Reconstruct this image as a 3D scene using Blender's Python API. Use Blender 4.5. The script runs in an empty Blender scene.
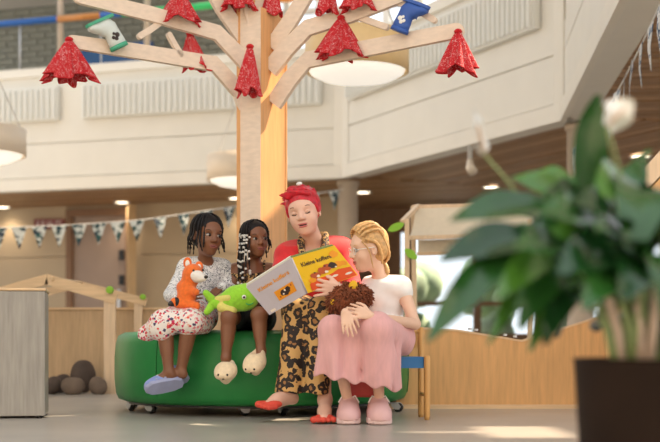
import bpy, bmesh, math, random
import numpy as np
from mathutils import Vector, Matrix

# ------------------------------------------------------------------ camera, world, sun, exposure
scene = bpy.context.scene
F = 1200.0            # focal length in pixels of the 660 x 442 frame
CAMH = 0.395          # a crouching photographer
HOR = 340.0           # picture row of the horizon
cam = bpy.data.cameras.new('camera')
cam.sensor_width = 36.0
cam.lens = F / 660 * 36
cam.shift_y = (HOR - 221) / 660
cam.clip_end = 200
cam.dof.use_dof = True
cam.dof.focus_distance = 6.0
cam.dof.aperture_fstop = 2.1
camo = bpy.data.objects.new('camera', cam)
scene.collection.objects.link(camo)
camo.location = (0, 0, CAMH)
camo.rotation_euler = (math.pi / 2, 0, 0)
scene.camera = camo

world = bpy.data.worlds.new('daylight')
scene.world = world
world.use_nodes = True
bg = world.node_tree.nodes['Background']
bg.inputs[0].default_value = (0.90, 0.95, 1.0, 1)
bg.inputs[1].default_value = 1.35

sun = bpy.data.lights.new('sun', 'SUN')
sun.energy = 10.0
sun.angle = 0.012
sun.color = (1.0, 0.79, 0.56)
suno = bpy.data.objects.new('sun', sun)
scene.collection.objects.link(suno)
SUNV = Vector((0.70, 0.35, 1.0))
suno.location = (6, 6, 12)
suno.rotation_euler = SUNV.to_track_quat('Z', 'Y').to_euler()

vs = scene.view_settings
vs.view_transform = 'Standard'
vs.look = 'None'
vs.exposure = 0.14
vs.gamma = 1.0
vs.use_curve_mapping = False

# ------------------------------------------------------------------ helpers
V = Vector
COL = scene.collection
random.seed(4)


def P(px, py, Y):
    return V(((px - 330) * Y / F, Y, CAMH + (HOR - py) * Y / F))


def fl(px, Y):
    return V(((px - 330) * Y / F, Y, 0))


def ray_plane(px, py, p0, n):
    d = V(((px - 330) / F, 1, (HOR - py) / F))
    o = V((0, 0, CAMH))
    t = (p0 - o).dot(n) / d.dot(n)
    return o + d * t


def lerp(a, b, t):
    return a + (b - a) * t


class MB:
    def __init__(s):
        s.v, s.f, s.m = [], [], []

    def add(s, vs_, fs, mi=0):
        o = len(s.v)
        s.v += [tuple(q) for q in vs_]
        s.f += [tuple(i + o for i in f) for f in fs]
        s.m += [mi] * len(fs)
        return s

    def box(s, c, sz, R=None, mi=0, bev=0.0):
        c = V(c)
        hx, hy, hz = sz[0] / 2, sz[1] / 2, sz[2] / 2
        if bev <= 0:
            vs_ = [V((x, y, z)) for z in (-hz, hz) for y in (-hy, hy) for x in (-hx, hx)]
            fs = [(0, 2, 3, 1), (4, 5, 7, 6), (0, 1, 5, 4), (2, 6, 7, 3), (0, 4, 6, 2), (1, 3, 7, 5)]
        else:
            bm = bmesh.new()
            bmesh.ops.create_cube(bm, size=1)
            for q in bm.verts:
                q.co = V((q.co.x * sz[0], q.co.y * sz[1], q.co.z * sz[2]))
            bmesh.ops.bevel(bm, geom=list(bm.edges), offset=bev, segments=2, affect='EDGES', profile=0.5)
            bm.verts.index_update()
            vs_ = [q.co.copy() for q in bm.verts]
            fs = [tuple(q.index for q in f.verts) for f in bm.faces]
            bm.free()
        if R is not None:
            vs_ = [R @ q for q in vs_]
        return s.add([q + c for q in vs_], fs, mi)

    def prism(s, pts, ext, mi=0):
        n = len(pts)
        ext = V(ext)
        vs_ = [V(p) for p in pts] + [V(p) + ext for p in pts]
        fs = [tuple(range(n - 1, -1, -1)), tuple(range(n, 2 * n))]
        fs += [(i, (i + 1) % n, n + (i + 1) % n, n + i) for i in range(n)]
        return s.add(vs_, fs, mi)

    def tube(s, pts, r, seg=8, mi=0, cap=True):
        pts = [V(p) for p in pts]
        n = len(pts)
        rs = r if isinstance(r, (list, tuple)) else [r] * n
        vs_, fs = [], []
        prev = None
        for i, p in enumerate(pts):
            d = (pts[min(i + 1, n - 1)] - pts[max(i - 1, 0)])
            d = d.normalized() if d.length > 1e-9 else V((0, 0, 1))
            a = prev - d * prev.dot(d) if prev is not None else d.orthogonal()
            if a.length < 1e-6:
                a = d.orthogonal()
            a.normalize()
            prev = a
            b = d.cross(a)
            for k in range(seg):
                t = 2 * math.pi * k / seg
                vs_.append(p + (a * math.cos(t) + b * math.sin(t)) * rs[i])
        for i in range(n - 1):
            for k in range(seg):
                k2 = (k + 1) % seg
                fs.append((i * seg + k, i * seg + k2, (i + 1) * seg + k2, (i + 1) * seg + k))
        if cap:
            fs.append(tuple(range(seg - 1, -1, -1)))
            fs.append(tuple((n - 1) * seg + k for k in range(seg)))
        return s.add(vs_, fs, mi)

    def lathe(s, prof, c, seg=32, mi=0, R=None):
        c = V(c)
        vs_, fs = [], []
        for (r, z) in prof:
            for k in range(seg):
                t = 2 * math.pi * k / seg
                q = V((r * math.cos(t), r * math.sin(t), z))
                vs_.append((R @ q if R is not None else q) + c)
        for i in range(len(prof) - 1):
            for k in range(seg):
                k2 = (k + 1) % seg
                fs.append((i * seg + k, i * seg + k2, (i + 1) * seg + k2, (i + 1) * seg + k))
        return s.add(vs_, fs, mi)

    def ell(s, c, r, R=None, mi=0, nu=14, nv=9):
        c = V(c)
        r = (r, r, r) if not hasattr(r, '__len__') else r
        vs_, fs = [], []
        for j in range(nv + 1):
            ph = math.pi * j / nv
            for k in range(nu):
                t = 2 * math.pi * k / nu
                q = V((r[0] * math.sin(ph) * math.cos(t), r[1] * math.sin(ph) * math.sin(t), -r[2] * math.cos(ph)))
                vs_.append((R @ q if R is not None else q) + c)
        for j in range(nv):
            for k in range(nu):
                k2 = (k + 1) % nu
                fs.append((j * nu + k, j * nu + k2, (j + 1) * nu + k2, (j + 1) * nu + k))
        return s.add(vs_, fs, mi)

    def grid(s, pts, nu, nv, mi=0):
        fs = [(j * nu + i, j * nu + i + 1, (j + 1) * nu + i + 1, (j + 1) * nu + i) for j in range(nv - 1) for i in range(nu - 1)]
        return s.add(pts, fs, mi)

    def build(s, name, mats, parent=None, smooth=False, kind=None, label=None):
        me = bpy.data.meshes.new(name)
        me.from_pydata(s.v, [], s.f)
        mats = mats if isinstance(mats, (list, tuple)) else [mats]
        for m in mats:
            me.materials.append(m)
        if len(mats) > 1:
            me.polygons.foreach_set('material_index', s.m)
        me.polygons.foreach_set('use_smooth', [smooth] * len(me.polygons))
        bm = bmesh.new()
        bm.from_mesh(me)
        bmesh.ops.remove_doubles(bm, verts=bm.verts, dist=1e-6)
        bmesh.ops.recalc_face_normals(bm, faces=bm.faces)
        bm.to_mesh(me)
        bm.free()
        if smooth == 'auto':
            pass
        me.update()
        return link(name, me, parent, kind, label)


def link(name, me, parent=None, kind=None, label=None):
    o = bpy.data.objects.new(name, me)
    COL.objects.link(o)
    if parent is not None:
        attach(o, parent)
    if kind:
        o['kind'] = kind
    if label:
        o['label'] = label
    return o


def wpos(o):
    p = V((0, 0, 0))
    while o is not None:
        p = p + V(o.location)
        o = o.parent
    return p


ORIG = {}


def attach(o, parent):
    o.parent = parent
    off = ORIG.get(parent.name, V((0, 0, 0)))
    o.matrix_parent_inverse = Matrix.Translation(-off)


def thing(name, label, cat, loc, group=None):
    o = bpy.data.objects.new(name, None)
    COL.objects.link(o)
    o.location = loc
    o.empty_display_size = 0.1
    ORIG[o.name] = V(loc)
    return tag(o, label, cat, group)


def tag(o, label, cat, group=None):
    o['label'] = label
    o['category'] = cat
    if group:
        o['group'] = group
    return o


def struct(o):
    o['kind'] = 'structure'
    return o


# ---- signed-distance modelling: rounded cones and ellipsoids melted into one skin
def cone(a, b, ra, rb=None, k=0.02, op='add'):
    return ('cone', V(a), V(b), ra, ra if rb is None else rb, k, op)


def elp(c, r, R=None, k=0.02, op='add'):
    r = (r, r, r) if not hasattr(r, '__len__') else r
    return ('ell', V(c), V(r), R if R is not None else Matrix.Identity(3), 0, k, op)


def plane(p, n):          # keeps the side the normal points away from
    return ('plane', V(p), V(n).normalized(), 0, 0, 0, 'cut')


def sdf(name, prims, vox, mat, parent=None, paint=None, mats=None, label=None, disp=None):
    lo, hi = np.full(3, 1e9), np.full(3, -1e9)
    bbs = []
    for p in prims:
        if p[0] == 'cone':
            a, b = np.array(p[1]), np.array(p[2])
            l = np.minimum(a - p[3], b - p[4])
            h = np.maximum(a + p[3], b + p[4])
        elif p[0] == 'ell':
            m = max(p[2])
            Rm = np.array(p[3])
            ext = np.sqrt(((Rm * np.array(p[2])[None, :]) ** 2).sum(1))
            l, h = np.array(p[1]) - ext, np.array(p[1]) + ext
        else:
            l = h = None
        bbs.append((l, h))
        if p[6] == 'add':
            lo, hi = np.minimum(lo, l), np.maximum(hi, h)
    pad = 4 * vox
    lo, hi = lo - pad, hi + pad
    n = np.ceil((hi - lo) / vox).astype(int) + 1
    D = np.full(n, 0.2, np.float32)
    ax = [(lo[i] + vox * np.arange(n[i])).astype(np.float32) for i in range(3)]
    for p, (l, h) in zip(prims, bbs):
        k = p[5]
        if p[0] == 'plane':
            c, nn = np.array(p[1]), np.array(p[2])
            d = ((ax[0] - c[0]) * nn[0])[:, None, None] + ((ax[1] - c[1]) * nn[1])[None, :, None] + ((ax[2] - c[2]) * nn[2])[None, None, :]
            D = np.maximum(D, d.astype(np.float32))
            continue
        e = 3 * vox + k
        i0 = np.clip(np.floor((l - e - lo) / vox).astype(int), 0, n)
        i1 = np.clip(np.ceil((h + e - lo) / vox).astype(int) + 1, 0, n)
        if np.any(i1 <= i0):
            continue
        X = ax[0][i0[0]:i1[0]][:, None, None]
        Y = ax[1][i0[1]:i1[1]][None, :, None]
        Z = ax[2][i0[2]:i1[2]][None, None, :]
        if p[0] == 'cone':
            a, b, ra, rb = p[1], p[2], p[3], p[4]
            ba = b - a
            bb = max(ba.dot(ba), 1e-9)
            t = np.clip(((X - a.x) * ba.x + (Y - a.y) * ba.y + (Z - a.z) * ba.z) / bb, 0, 1)
            d = np.sqrt((X - a.x - t * ba.x) ** 2 + (Y - a.y - t * ba.y) ** 2 + (Z - a.z - t * ba.z) ** 2) - (ra + (rb - ra) * t)
        else:
            c, r, R = p[1], p[2], p[3]
            dx, dy, dz = X - c.x, Y - c.y, Z - c.z
            q = [R[0][i] * dx + R[1][i] * dy + R[2][i] * dz for i in range(3)]
            k0 = np.sqrt((q[0] / r[0]) ** 2 + (q[1] / r[1]) ** 2 + (q[2] / r[2]) ** 2)
            k1 = np.sqrt((q[0] / r[0] ** 2) ** 2 + (q[1] / r[1] ** 2) ** 2 + (q[2] / r[2] ** 2) ** 2)
            d = k0 * (k0 - 1) / np.maximum(k1, 1e-6)
        sl = (slice(i0[0], i1[0]), slice(i0[1], i1[1]), slice(i0[2], i1[2]))
        cur = D[sl]
        if p[6] == 'add':
            if k > 0:
                hh = np.maximum(k - np.abs(cur - d), 0) / k
                D[sl] = np.minimum(cur, d) - hh * hh * k * 0.25
            else:
                D[sl] = np.minimum(cur, d)
        else:
            if k > 0:
                hh = np.maximum(k - np.abs(cur + d), 0) / k
                D[sl] = np.maximum(cur, -d) + hh * hh * k * 0.25
            else:
                D[sl] = np.maximum(cur, -d)
    if disp is not None:
        near = np.abs(D) < 0.05
        ii = np.nonzero(near)
        D[ii] += disp(ax[0][ii[0]], ax[1][ii[1]], ax[2][ii[2]]).astype(np.float32)
    S = D < 0
    S[0] = S[-1] = False
    S[:, 0] = S[:, -1] = False
    S[:, :, 0] = S[:, :, -1] = False
    corners = [(i, j, k) for i in (0, 1) for j in (0, 1) for k in (0, 1)]
    def sub(A, c):
        return A[c[0]:A.shape[0] - 1 + c[0], c[1]:A.shape[1] - 1 + c[1], c[2]:A.shape[2] - 1 + c[2]]
    anyc = np.zeros(n - 1, bool)
    allc = np.ones(n - 1, bool)
    for c in corners:
        anyc |= sub(S, c)
        allc &= sub(S, c)
    act = anyc & ~allc
    idx = np.argwhere(act)
    vals = {c: D[idx[:, 0] + c[0], idx[:, 1] + c[1], idx[:, 2] + c[2]] for c in corners}
    acc = np.zeros((len(idx), 3))
    cnt = np.zeros(len(idx))
    for a_ in corners:
        for d_ in range(3):
            if a_[d_] == 0:
                b_ = list(a_)
                b_[d_] = 1
                va, vb = vals[a_], vals[tuple(b_)]
                m = (va < 0) != (vb < 0)
                den = np.where(m, va - vb, 1)
                t = np.clip(np.where(m, va / den, 0), 0, 1)
                p_ = np.array(a_, float)[None, :].repeat(len(idx), 0)
                p_[:, d_] = t
                acc[m] += p_[m]
                cnt[m] += 1
    vv = (idx + acc / np.maximum(cnt, 1)[:, None]) * vox + lo
    ids = np.full(n - 1, -1, np.int32)
    ids[act] = np.arange(len(idx))
    quads = []
    for d_ in range(3):
        s0 = [slice(None)] * 3
        s1 = [slice(None)] * 3
        s0[d_] = slice(0, -1)
        s1[d_] = slice(1, None)
        A, B = S[tuple(s0)], S[tuple(s1)]
        for inv in (False, True):
            e = np.argwhere((A & ~B) if not inv else (~A & B))
            if not len(e):
                continue
            u, w = [(1, 2), (2, 0), (0, 1)][d_]
            q = []
            for (du, dw) in ((0, 0), (1, 0), (1, 1), (0, 1)):
                c = e.copy()
                c[:, u] -= 1 - du
                c[:, w] -= 1 - dw
                q.append(ids[c[:, 0], c[:, 1], c[:, 2]])
            q = np.stack(q, 1)
            if inv:
                q = q[:, ::-1]
            quads.append(q)
    q = np.concatenate(quads)
    q = q[(q >= 0).all(1)]
    me = bpy.data.meshes.new(name)
    me.vertices.add(len(vv))
    me.vertices.foreach_set('co', vv.astype(np.float32).ravel())
    me.loops.add(len(q) * 4)
    me.loops.foreach_set('vertex_index', q.astype(np.int32).ravel())
    me.polygons.add(len(q))
    me.polygons.foreach_set('loop_start', np.arange(0, len(q) * 4, 4, dtype=np.int32))
    me.polygons.foreach_set('use_smooth', np.ones(len(q), bool))
    me.materials.append(mat)
    if paint:
        for m in mats:
            me.materials.append(m)
        fc = vv[q].mean(1)
        mi = np.zeros(len(q), np.int32)
        for (c, r, R, k) in paint:
            dd = fc - np.array(c)
            loc = dd @ np.array(R)
            mi[((loc / np.array(r)) ** 2).sum(1) < 1] = k
        me.polygons.foreach_set('material_index', mi)
    me.update(calc_edges=True)
    me.validate()
    return link(name, me, parent, None, label)


# ------------------------------------------------------------------ materials
def mat(name, col, rough=0.6, var=0.06, scale=8.0, bump=0.0, metal=0.0, emit=0.0, trans=0.0, stretch=None, spec=0.5, detail=3, sheen=0.0, bscale=None):
    m = bpy.data.materials.new(name)
    m.use_nodes = True
    nt = m.node_tree
    b = nt.nodes['Principled BSDF']
    b.inputs['Roughness'].default_value = rough
    b.inputs['Metallic'].default_value = metal
    b.inputs['Specular IOR Level'].default_value = spec
    if trans:
        b.inputs['Transmission Weight'].default_value = trans
        b.inputs['IOR'].default_value = 1.05
    if sheen:
        b.inputs['Sheen Weight'].default_value = sheen
    c = tuple(col) + (1,)
    tc = nt.nodes.new('ShaderNodeTexCoord')
    mp = nt.nodes.new('ShaderNodeMapping')
    nt.links.new(tc.outputs['Object'], mp.inputs[0])
    if stretch:
        mp.inputs['Scale'].default_value = stretch
    nz = nt.nodes.new('ShaderNodeTexNoise')
    nz.inputs['Scale'].default_value = scale
    nz.inputs['Detail'].default_value = detail
    nt.links.new(mp.outputs[0], nz.inputs['Vector'])
    rp = nt.nodes.new('ShaderNodeValToRGB')
    rp.color_ramp.elements[0].position = 0.3
    rp.color_ramp.elements[1].position = 0.7
    rp.color_ramp.elements[0].color = tuple(max(0, x * (1 - var)) for x in col) + (1,)
    rp.color_ramp.elements[1].color = tuple(min(1, x * (1 + var)) for x in col) + (1,)
    nt.links.new(nz.outputs['Fac'], rp.inputs[0])
    nt.links.new(rp.outputs[0], b.inputs['Base Color'])
    if emit:
        b.inputs['Emission Color'].default_value = c
        b.inputs['Emission Strength'].default_value = emit
    if bump:
        bn = nt.nodes.new('ShaderNodeBump')
        bn.inputs['Strength'].default_value = bump
        bn.inputs['Distance'].default_value = 0.004
        src = nz
        if bscale:
            src = nt.nodes.new('ShaderNodeTexNoise')
            src.inputs['Scale'].default_value = bscale
            nt.links.new(mp.outputs[0], src.inputs['Vector'])
        nt.links.new(src.outputs['Fac'], bn.inputs['Height'])
        nt.links.new(bn.outputs[0], b.inputs['Normal'])
    return m


def spots(name, base, ramp, scale, rough=0.7, distort=0.3, cellcols=None, thr=0.35, stretch=None, bump=0.0):
    """cells of a Voronoi pattern: ramp = [(pos, colour)] over the distance, or coloured dots on a ground"""
    m = bpy.data.materials.new(name)
    m.use_nodes = True
    nt = m.node_tree
    b = nt.nodes['Principled BSDF']
    b.inputs['Roughness'].default_value = rough
    tc = nt.nodes.new('ShaderNodeTexCoord')
    mp = nt.nodes.new('ShaderNodeMapping')
    if stretch:
        mp.inputs['Scale'].default_value = stretch
    nt.links.new(tc.outputs['Object'], mp.inputs[0])
    nz = nt.nodes.new('ShaderNodeTexNoise')
    nz.inputs['Scale'].default_value = scale * 1.6
    nt.links.new(mp.outputs[0], nz.inputs['Vector'])
    mx = nt.nodes.new('ShaderNodeVectorMath')
    mx.operation = 'MULTIPLY_ADD'
    mx.inputs[1].default_value = (distort / scale * 4,) * 3
    nt.links.new(nz.outputs['Color'], mx.inputs[0])
    nt.links.new(mp.outputs[0], mx.inputs[2])
    vo = nt.nodes.new('ShaderNodeTexVoronoi')
    vo.inputs['Scale'].default_value = scale
    nt.links.new(mx.outputs[0], vo.inputs['Vector'])
    rp = nt.nodes.new('ShaderNodeValToRGB')
    rp.color_ramp.interpolation = 'CONSTANT'
    nt.links.new(vo.outputs['Distance'], rp.inputs[0])
    els = rp.color_ramp.elements
    if cellcols is None:
        els[0].position, els[0].color = ramp[0][0], tuple(ramp[0][1]) + (1,)
        els[1].position, els[1].color = ramp[1][0], tuple(ramp[1][1]) + (1,)
        for (p_, c_) in ramp[2:]:
            e = els.new(p_)
            e.color = tuple(c_) + (1,)
        nt.links.new(rp.outputs[0], b.inputs['Base Color'])
    else:
        els[0].position, els[0].color = 0, (1, 1, 1, 1)
        els[1].position, els[1].color = thr, (0, 0, 0, 1)
        sp = nt.nodes.new('ShaderNodeSeparateColor')
        nt.links.new(vo.outputs['Color'], sp.inputs[0])
        cr = nt.nodes.new('ShaderNodeValToRGB')
        cr.color_ramp.interpolation = 'CONSTANT'
        ce = cr.color_ramp.elements
        nn = len(cellcols)
        ce[0].position, ce[0].color = 0, tuple(cellcols[0]) + (1,)
        ce[1].position, ce[1].color = 1 / nn, tuple(cellcols[1]) + (1,)
        for i in range(2, nn):
            e = ce.new(i / nn)
            e.color = tuple(cellcols[i]) + (1,)
        nt.links.new(sp.outputs[0], cr.inputs[0])
        mix = nt.nodes.new('ShaderNodeMix')
        mix.data_type = 'RGBA'
        nt.links.new(rp.outputs[0], mix.inputs[0])
        mix.inputs[6].default_value = tuple(base) + (1,)
        nt.links.new(cr.outputs[0], mix.inputs[7])
        nt.links.new(mix.outputs[2], b.inputs['Base Color'])
    return m


def wood(name, col, rough=0.5, axis='z', var=0.16, spec=0.4, sc=1.0):
    st = {'z': (9, 9, 0.8), 'x': (0.8, 9, 9), 'y': (9, 0.8, 9)}[axis]
    return mat(name, col, rough, var, 6 * sc, 0.06, stretch=st, detail=6, spec=spec)


M = {}
M['floor'] = mat('grey linoleum floor', (0.42, 0.39, 0.35), 0.3, 0.10, 2.2, 0.02, spec=0.45, detail=6)
M['cream'] = mat('cream painted boards', (0.78, 0.75, 0.68), 0.5, 0.02, 3)
M['cream2'] = mat('cream painted trim', (0.80, 0.76, 0.68), 0.45, 0.02, 3)
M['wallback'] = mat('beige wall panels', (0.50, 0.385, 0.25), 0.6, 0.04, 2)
M['radiator'] = mat('pale grey enamel', (0.80, 0.80, 0.76), 0.4, 0.01, 3)
M['ceilwood'] = wood('brown ceiling planks', (0.34, 0.195, 0.095), 0.5, 'x', 0.25)
M['ceilwood2'] = wood('brown ceiling planks light', (0.44, 0.265, 0.14), 0.5, 'x', 0.25)
M['ceilback'] = mat('dark ceiling void', (0.06, 0.035, 0.02), 0.8)
M['darkwood'] = wood('dark brown timber', (0.25, 0.135, 0.07), 0.5, 'z')
M['doorp'] = mat('brown door', (0.36, 0.26, 0.20), 0.5, 0.05, 3)
M['ply'] = wood('light birch plywood', (0.76, 0.56, 0.37), 0.45, 'z', 0.10)
M['plyx'] = wood('light birch plywood lying', (0.74, 0.52, 0.31), 0.45, 'x', 0.12)
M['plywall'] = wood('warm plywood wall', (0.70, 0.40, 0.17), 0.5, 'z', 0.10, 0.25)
M['pine'] = wood('pine post', (0.62, 0.42, 0.22), 0.5, 'z', 0.12)
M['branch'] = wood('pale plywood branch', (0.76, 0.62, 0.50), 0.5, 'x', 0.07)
M['trunk'] = wood('sunlit orange trunk board', (0.72, 0.38, 0.16), 0.45, 'z', 0.10)  # warm light on the sunny trunk face is put into this orange
M['greyply'] = wood('grey stained plywood', (0.36, 0.335, 0.30), 0.5, 'z', 0.14)
M['brick'] = mat('grey green wall brick', (0.27, 0.27, 0.22), 0.7, 0.12, 5)
M['brickjoint'] = mat('brick mortar', (0.17, 0.17, 0.145), 0.8)
M['bluepanel'] = mat('blue painted panel', (0.035, 0.13, 0.33), 0.5, 0.05)
M['railblue'] = mat('blue rail', (0.02, 0.12, 0.42), 0.4)
M['railorange'] = mat('orange rail', (0.55, 0.22, 0.05), 0.4)
M['railgreen'] = mat('green rail', (0.03, 0.50, 0.14), 0.4)
M['post'] = mat('beige painted column', (0.56, 0.46, 0.36), 0.5, 0.03)
M['green'] = mat('green leatherette', (0.024, 0.22, 0.055), 0.42, 0.08, 5, 0.15, bscale=7, spec=0.3)
M['greenseam'] = mat('dark green piping', (0.018, 0.17, 0.04), 0.45, spec=0.3)
M['black'] = mat('black rubber', (0.012, 0.012, 0.013), 0.5)
M['steel'] = mat('bright steel', (0.62, 0.63, 0.65), 0.3, 0.03, metal=0.4)
M['white'] = mat('white', (0.82, 0.81, 0.78), 0.6, 0.02)
M['shade'] = mat('cream lamp shade', (0.76, 0.66, 0.54), 0.6, 0.02)
M['shadein'] = mat('golden veneer shade', (0.80, 0.58, 0.30), 0.5, 0.05)
M['diff'] = mat('opal lamp diffuser', (1.0, 0.95, 0.86), 0.4, 0.0, emit=0.55)
M['downlight'] = mat('lit downlight', (1.0, 0.88, 0.66), 0.4, 0.0, emit=5.0)
M['cable'] = mat('pale cable', (0.5, 0.48, 0.45), 0.5)
M['redsign'] = mat('dark red sign', (0.22, 0.03, 0.035), 0.5)
M['signpale'] = mat('pale sign lettering', (0.62, 0.50, 0.46), 0.5)
M['canvas'] = mat('cream canvas', (0.76, 0.67, 0.53), 0.8, 0.03, 30, 0.05)
M['felt'] = mat('lime felt', (0.28, 0.55, 0.05), 0.8, 0.05)
M['stone1'] = mat('dark brown felt stone', (0.085, 0.06, 0.048), 0.85, 0.2, 9, 0.3)
M['stone2'] = mat('grey brown felt stone', (0.16, 0.115, 0.085), 0.85, 0.2, 9, 0.3)
M['glass'] = mat('window glass', (0.95, 0.98, 1.0), 0.02, 0.0, trans=1.0)
M['bush'] = mat('garden green', (0.42, 0.54, 0.36), 0.7, 0.4, 3)
M['skin_dark'] = mat('deep brown skin', (0.20, 0.080, 0.038), 0.42, 0.06, 14)
M['skin_dark2'] = mat('warm brown skin', (0.22, 0.088, 0.043), 0.42, 0.06, 14)
M['skin_pale'] = mat('fair skin', (0.76, 0.47, 0.36), 0.45, 0.04, 12)
M['skin_pale2'] = mat('fair child skin', (0.80, 0.52, 0.38), 0.45, 0.04, 12)
M['lip_dark'] = mat('brown lips', (0.28, 0.085, 0.07), 0.35)
M['lip_pale'] = mat('rose lips', (0.52, 0.13, 0.12), 0.35)
M['eyewhite'] = mat('eye white', (0.52, 0.47, 0.43), 0.2, 0.0)
M['iris'] = mat('dark iris', (0.012, 0.008, 0.006), 0.15, 0.0)
M['hair_black'] = mat('black braided hair', (0.010, 0.008, 0.009), 0.5, 0.3, 60, 0.4, spec=0.25)
M['hair_red'] = mat('bright red dyed hair', (0.52, 0.006, 0.022), 0.4, 0.3, 50, 0.4)
M['hair_blond'] = mat('golden blond hair', (0.62, 0.37, 0.15), 0.4, 0.25, 60, 0.4)
M['brow_brown'] = mat('brown eyebrow', (0.16, 0.07, 0.04), 0.7)
M['bead'] = mat('white beads', (0.8, 0.8, 0.78), 0.3)
M['scribble'] = spots('white jersey with black scribbles', (0.80, 0.81, 0.82), [(0, (0.02, 0.025, 0.04)), (0.15, (0.80, 0.81, 0.82)), (0.40, (0.80, 0.81, 0.82)), (0.48, (0.05, 0.07, 0.12)), (0.56, (0.80, 0.81, 0.82))], 30, 0.8, 0.6)
M['floral'] = spots('white cotton with small red and pink flowers', (0.82, 0.76, 0.72), None, 60, 0.8, 0.25, [(0.60, 0.02, 0.05), (0.75, 0.25, 0.28), (0.06, 0.05, 0.12), (0.70, 0.08, 0.06), (0.80, 0.45, 0.35), (0.55, 0.02, 0.10)], 0.47)
M['leopard'] = spots('leopard print', None, [(0, (0.34, 0.16, 0.05)), (0.25, (0.02, 0.012, 0.010)), (0.56, (0.62, 0.37, 0.13))], 23, 0.7, 0.18)
M['leopard_small'] = spots('small leopard print', None, [(0, (0.30, 0.14, 0.05)), (0.24, (0.015, 0.010, 0.010)), (0.56, (0.58, 0.36, 0.14))], 38, 0.7, 0.45)
M['red_knit'] = mat('bright red knit', (0.66, 0.018, 0.024), 0.75, 0.10, 30, 0.2, sheen=0.2)
M['blackcloth'] = mat('black cotton', (0.012, 0.012, 0.014), 0.8)
M['whitetop'] = mat('white cotton top', (0.82, 0.80, 0.78), 0.75, 0.03, 20, 0.15)
M['pink'] = mat('pale pink ribbed skirt', (0.74, 0.40, 0.40), 0.75, 0.05, 70, 0.15, stretch=(1, 1, 0.15), sheen=0.1)
M['pinklining'] = mat('coral skirt lining', (0.62, 0.09, 0.08), 0.75)
M['pinkshoe'] = mat('pink suede', (0.72, 0.44, 0.43), 0.7, 0.05)
M['pinksole'] = mat('pale pink rubber', (0.78, 0.56, 0.53), 0.6)
M['bluesandal'] = mat('periwinkle sandal', (0.23, 0.30, 0.62), 0.5, 0.05)
M['soleblue'] = mat('lavender grey rubber sole', (0.33, 0.36, 0.55), 0.6, 0.08, 20)
M['cream_plush'] = mat('cream plush', (0.82, 0.66, 0.45), 0.9, 0.08, 60, 0.4, sheen=0.3)
M['toe_red'] = mat('coral red toe covers', (0.72, 0.075, 0.045), 0.6, 0.08)
M['orange_plush'] = mat('orange plush', (0.80, 0.16, 0.02), 0.9, 0.12, 70, 0.5, sheen=0.3)
M['white_plush'] = mat('white plush', (0.84, 0.80, 0.74), 0.9, 0.05, 70, 0.4)
M['lime_plush'] = mat('lime green plush', (0.30, 0.66, 0.035), 0.9, 0.10, 70, 0.4, sheen=0.3)
M['yellow_plush'] = mat('pale yellow plush', (0.72, 0.66, 0.18), 0.9, 0.08, 70, 0.4)
M['brown_fur'] = mat('rust brown fur', (0.20, 0.055, 0.02), 0.85, 0.4, 40)
M['mustard'] = mat('mustard felt', (0.80, 0.46, 0.02), 0.8)
M['seatblue'] = mat('blue chair seat', (0.015, 0.16, 0.42), 0.4)
M['beech'] = wood('honey beech', (0.66, 0.36, 0.12), 0.4, 'z', 0.10)
M['bk_lav'] = mat('lavender book cover', (0.58, 0.54, 0.60), 0.35, 0.02)
M['bk_yel'] = mat('yellow book cover', (0.86, 0.53, 0.008), 0.35, 0.02)
M['bk_red'] = mat('red printed ground', (0.78, 0.09, 0.012), 0.4, 0.08)
M['bk_orange'] = mat('orange print', (0.86, 0.33, 0.012), 0.4)
M['bk_white'] = mat('white print', (0.88, 0.78, 0.66), 0.4)
M['bk_ink'] = mat('dark ink', (0.035, 0.018, 0.015), 0.5)
M['bk_rust'] = mat('rust print', (0.50, 0.09, 0.02), 0.4)
M['paper'] = mat('book paper', (0.78, 0.76, 0.66), 0.6)
M['bk_green'] = mat('green endpaper', (0.20, 0.27, 0.10), 0.6)
M['bandana'] = spots('red bandana cotton with white print', (0.62, 0.010, 0.018), [(0, (0.80, 0.70, 0.70)), (0.13, (0.50, 0.005, 0.012)), (0.52, (0.50, 0.005, 0.012)), (0.63, (0.75, 0.55, 0.55)), (0.67, (0.50, 0.005, 0.012))], 36, 0.75, 0.7)
M['bandana_edge'] = mat('plain red hem', (0.52, 0.006, 0.012), 0.75, 0.1)
M['boot_pale'] = mat('pale grey boot', (0.62, 0.68, 0.66), 0.5, 0.03)
M['boot_green'] = mat('green boot band', (0.06, 0.38, 0.23), 0.5)
M['boot_blue'] = mat('blue boot', (0.03, 0.10, 0.40), 0.5, 0.06)
M['flag'] = spots('white flag with dark green leaves', (0.62, 0.66, 0.64), None, 17, 0.8, 0.4, [(0.01, 0.05, 0.06), (0.03, 0.10, 0.10), (0.62, 0.66, 0.64), (0.01, 0.03, 0.06)], 0.58)
M['flag2'] = spots('white flag with blue leaves', (0.66, 0.68, 0.70), None, 17, 0.8, 0.4, [(0.05, 0.10, 0.20), (0.66, 0.68, 0.70), (0.10, 0.17, 0.30)], 0.45)
M['string'] = mat('white string', (0.7, 0.7, 0.68), 0.7)
M['leaf'] = mat('glossy green leaf', (0.020, 0.088, 0.016), 0.20, 0.25, 6, spec=0.6)
M['leaf2'] = mat('young glossy leaf', (0.060, 0.175, 0.022), 0.22, 0.2, 6, spec=0.6)
M['leaf3'] = mat('dark glossy leaf', (0.010, 0.050, 0.012), 0.18, 0.2, 6, spec=0.6)
M['stem'] = mat('pale green stem', (0.23, 0.30, 0.12), 0.5, 0.1)
M['sheath'] = mat('dry pale stem sheath', (0.62, 0.48, 0.38), 0.7, 0.15)
M['spathe'] = mat('white lily spathe', (0.82, 0.82, 0.80), 0.5, 0.02)
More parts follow.
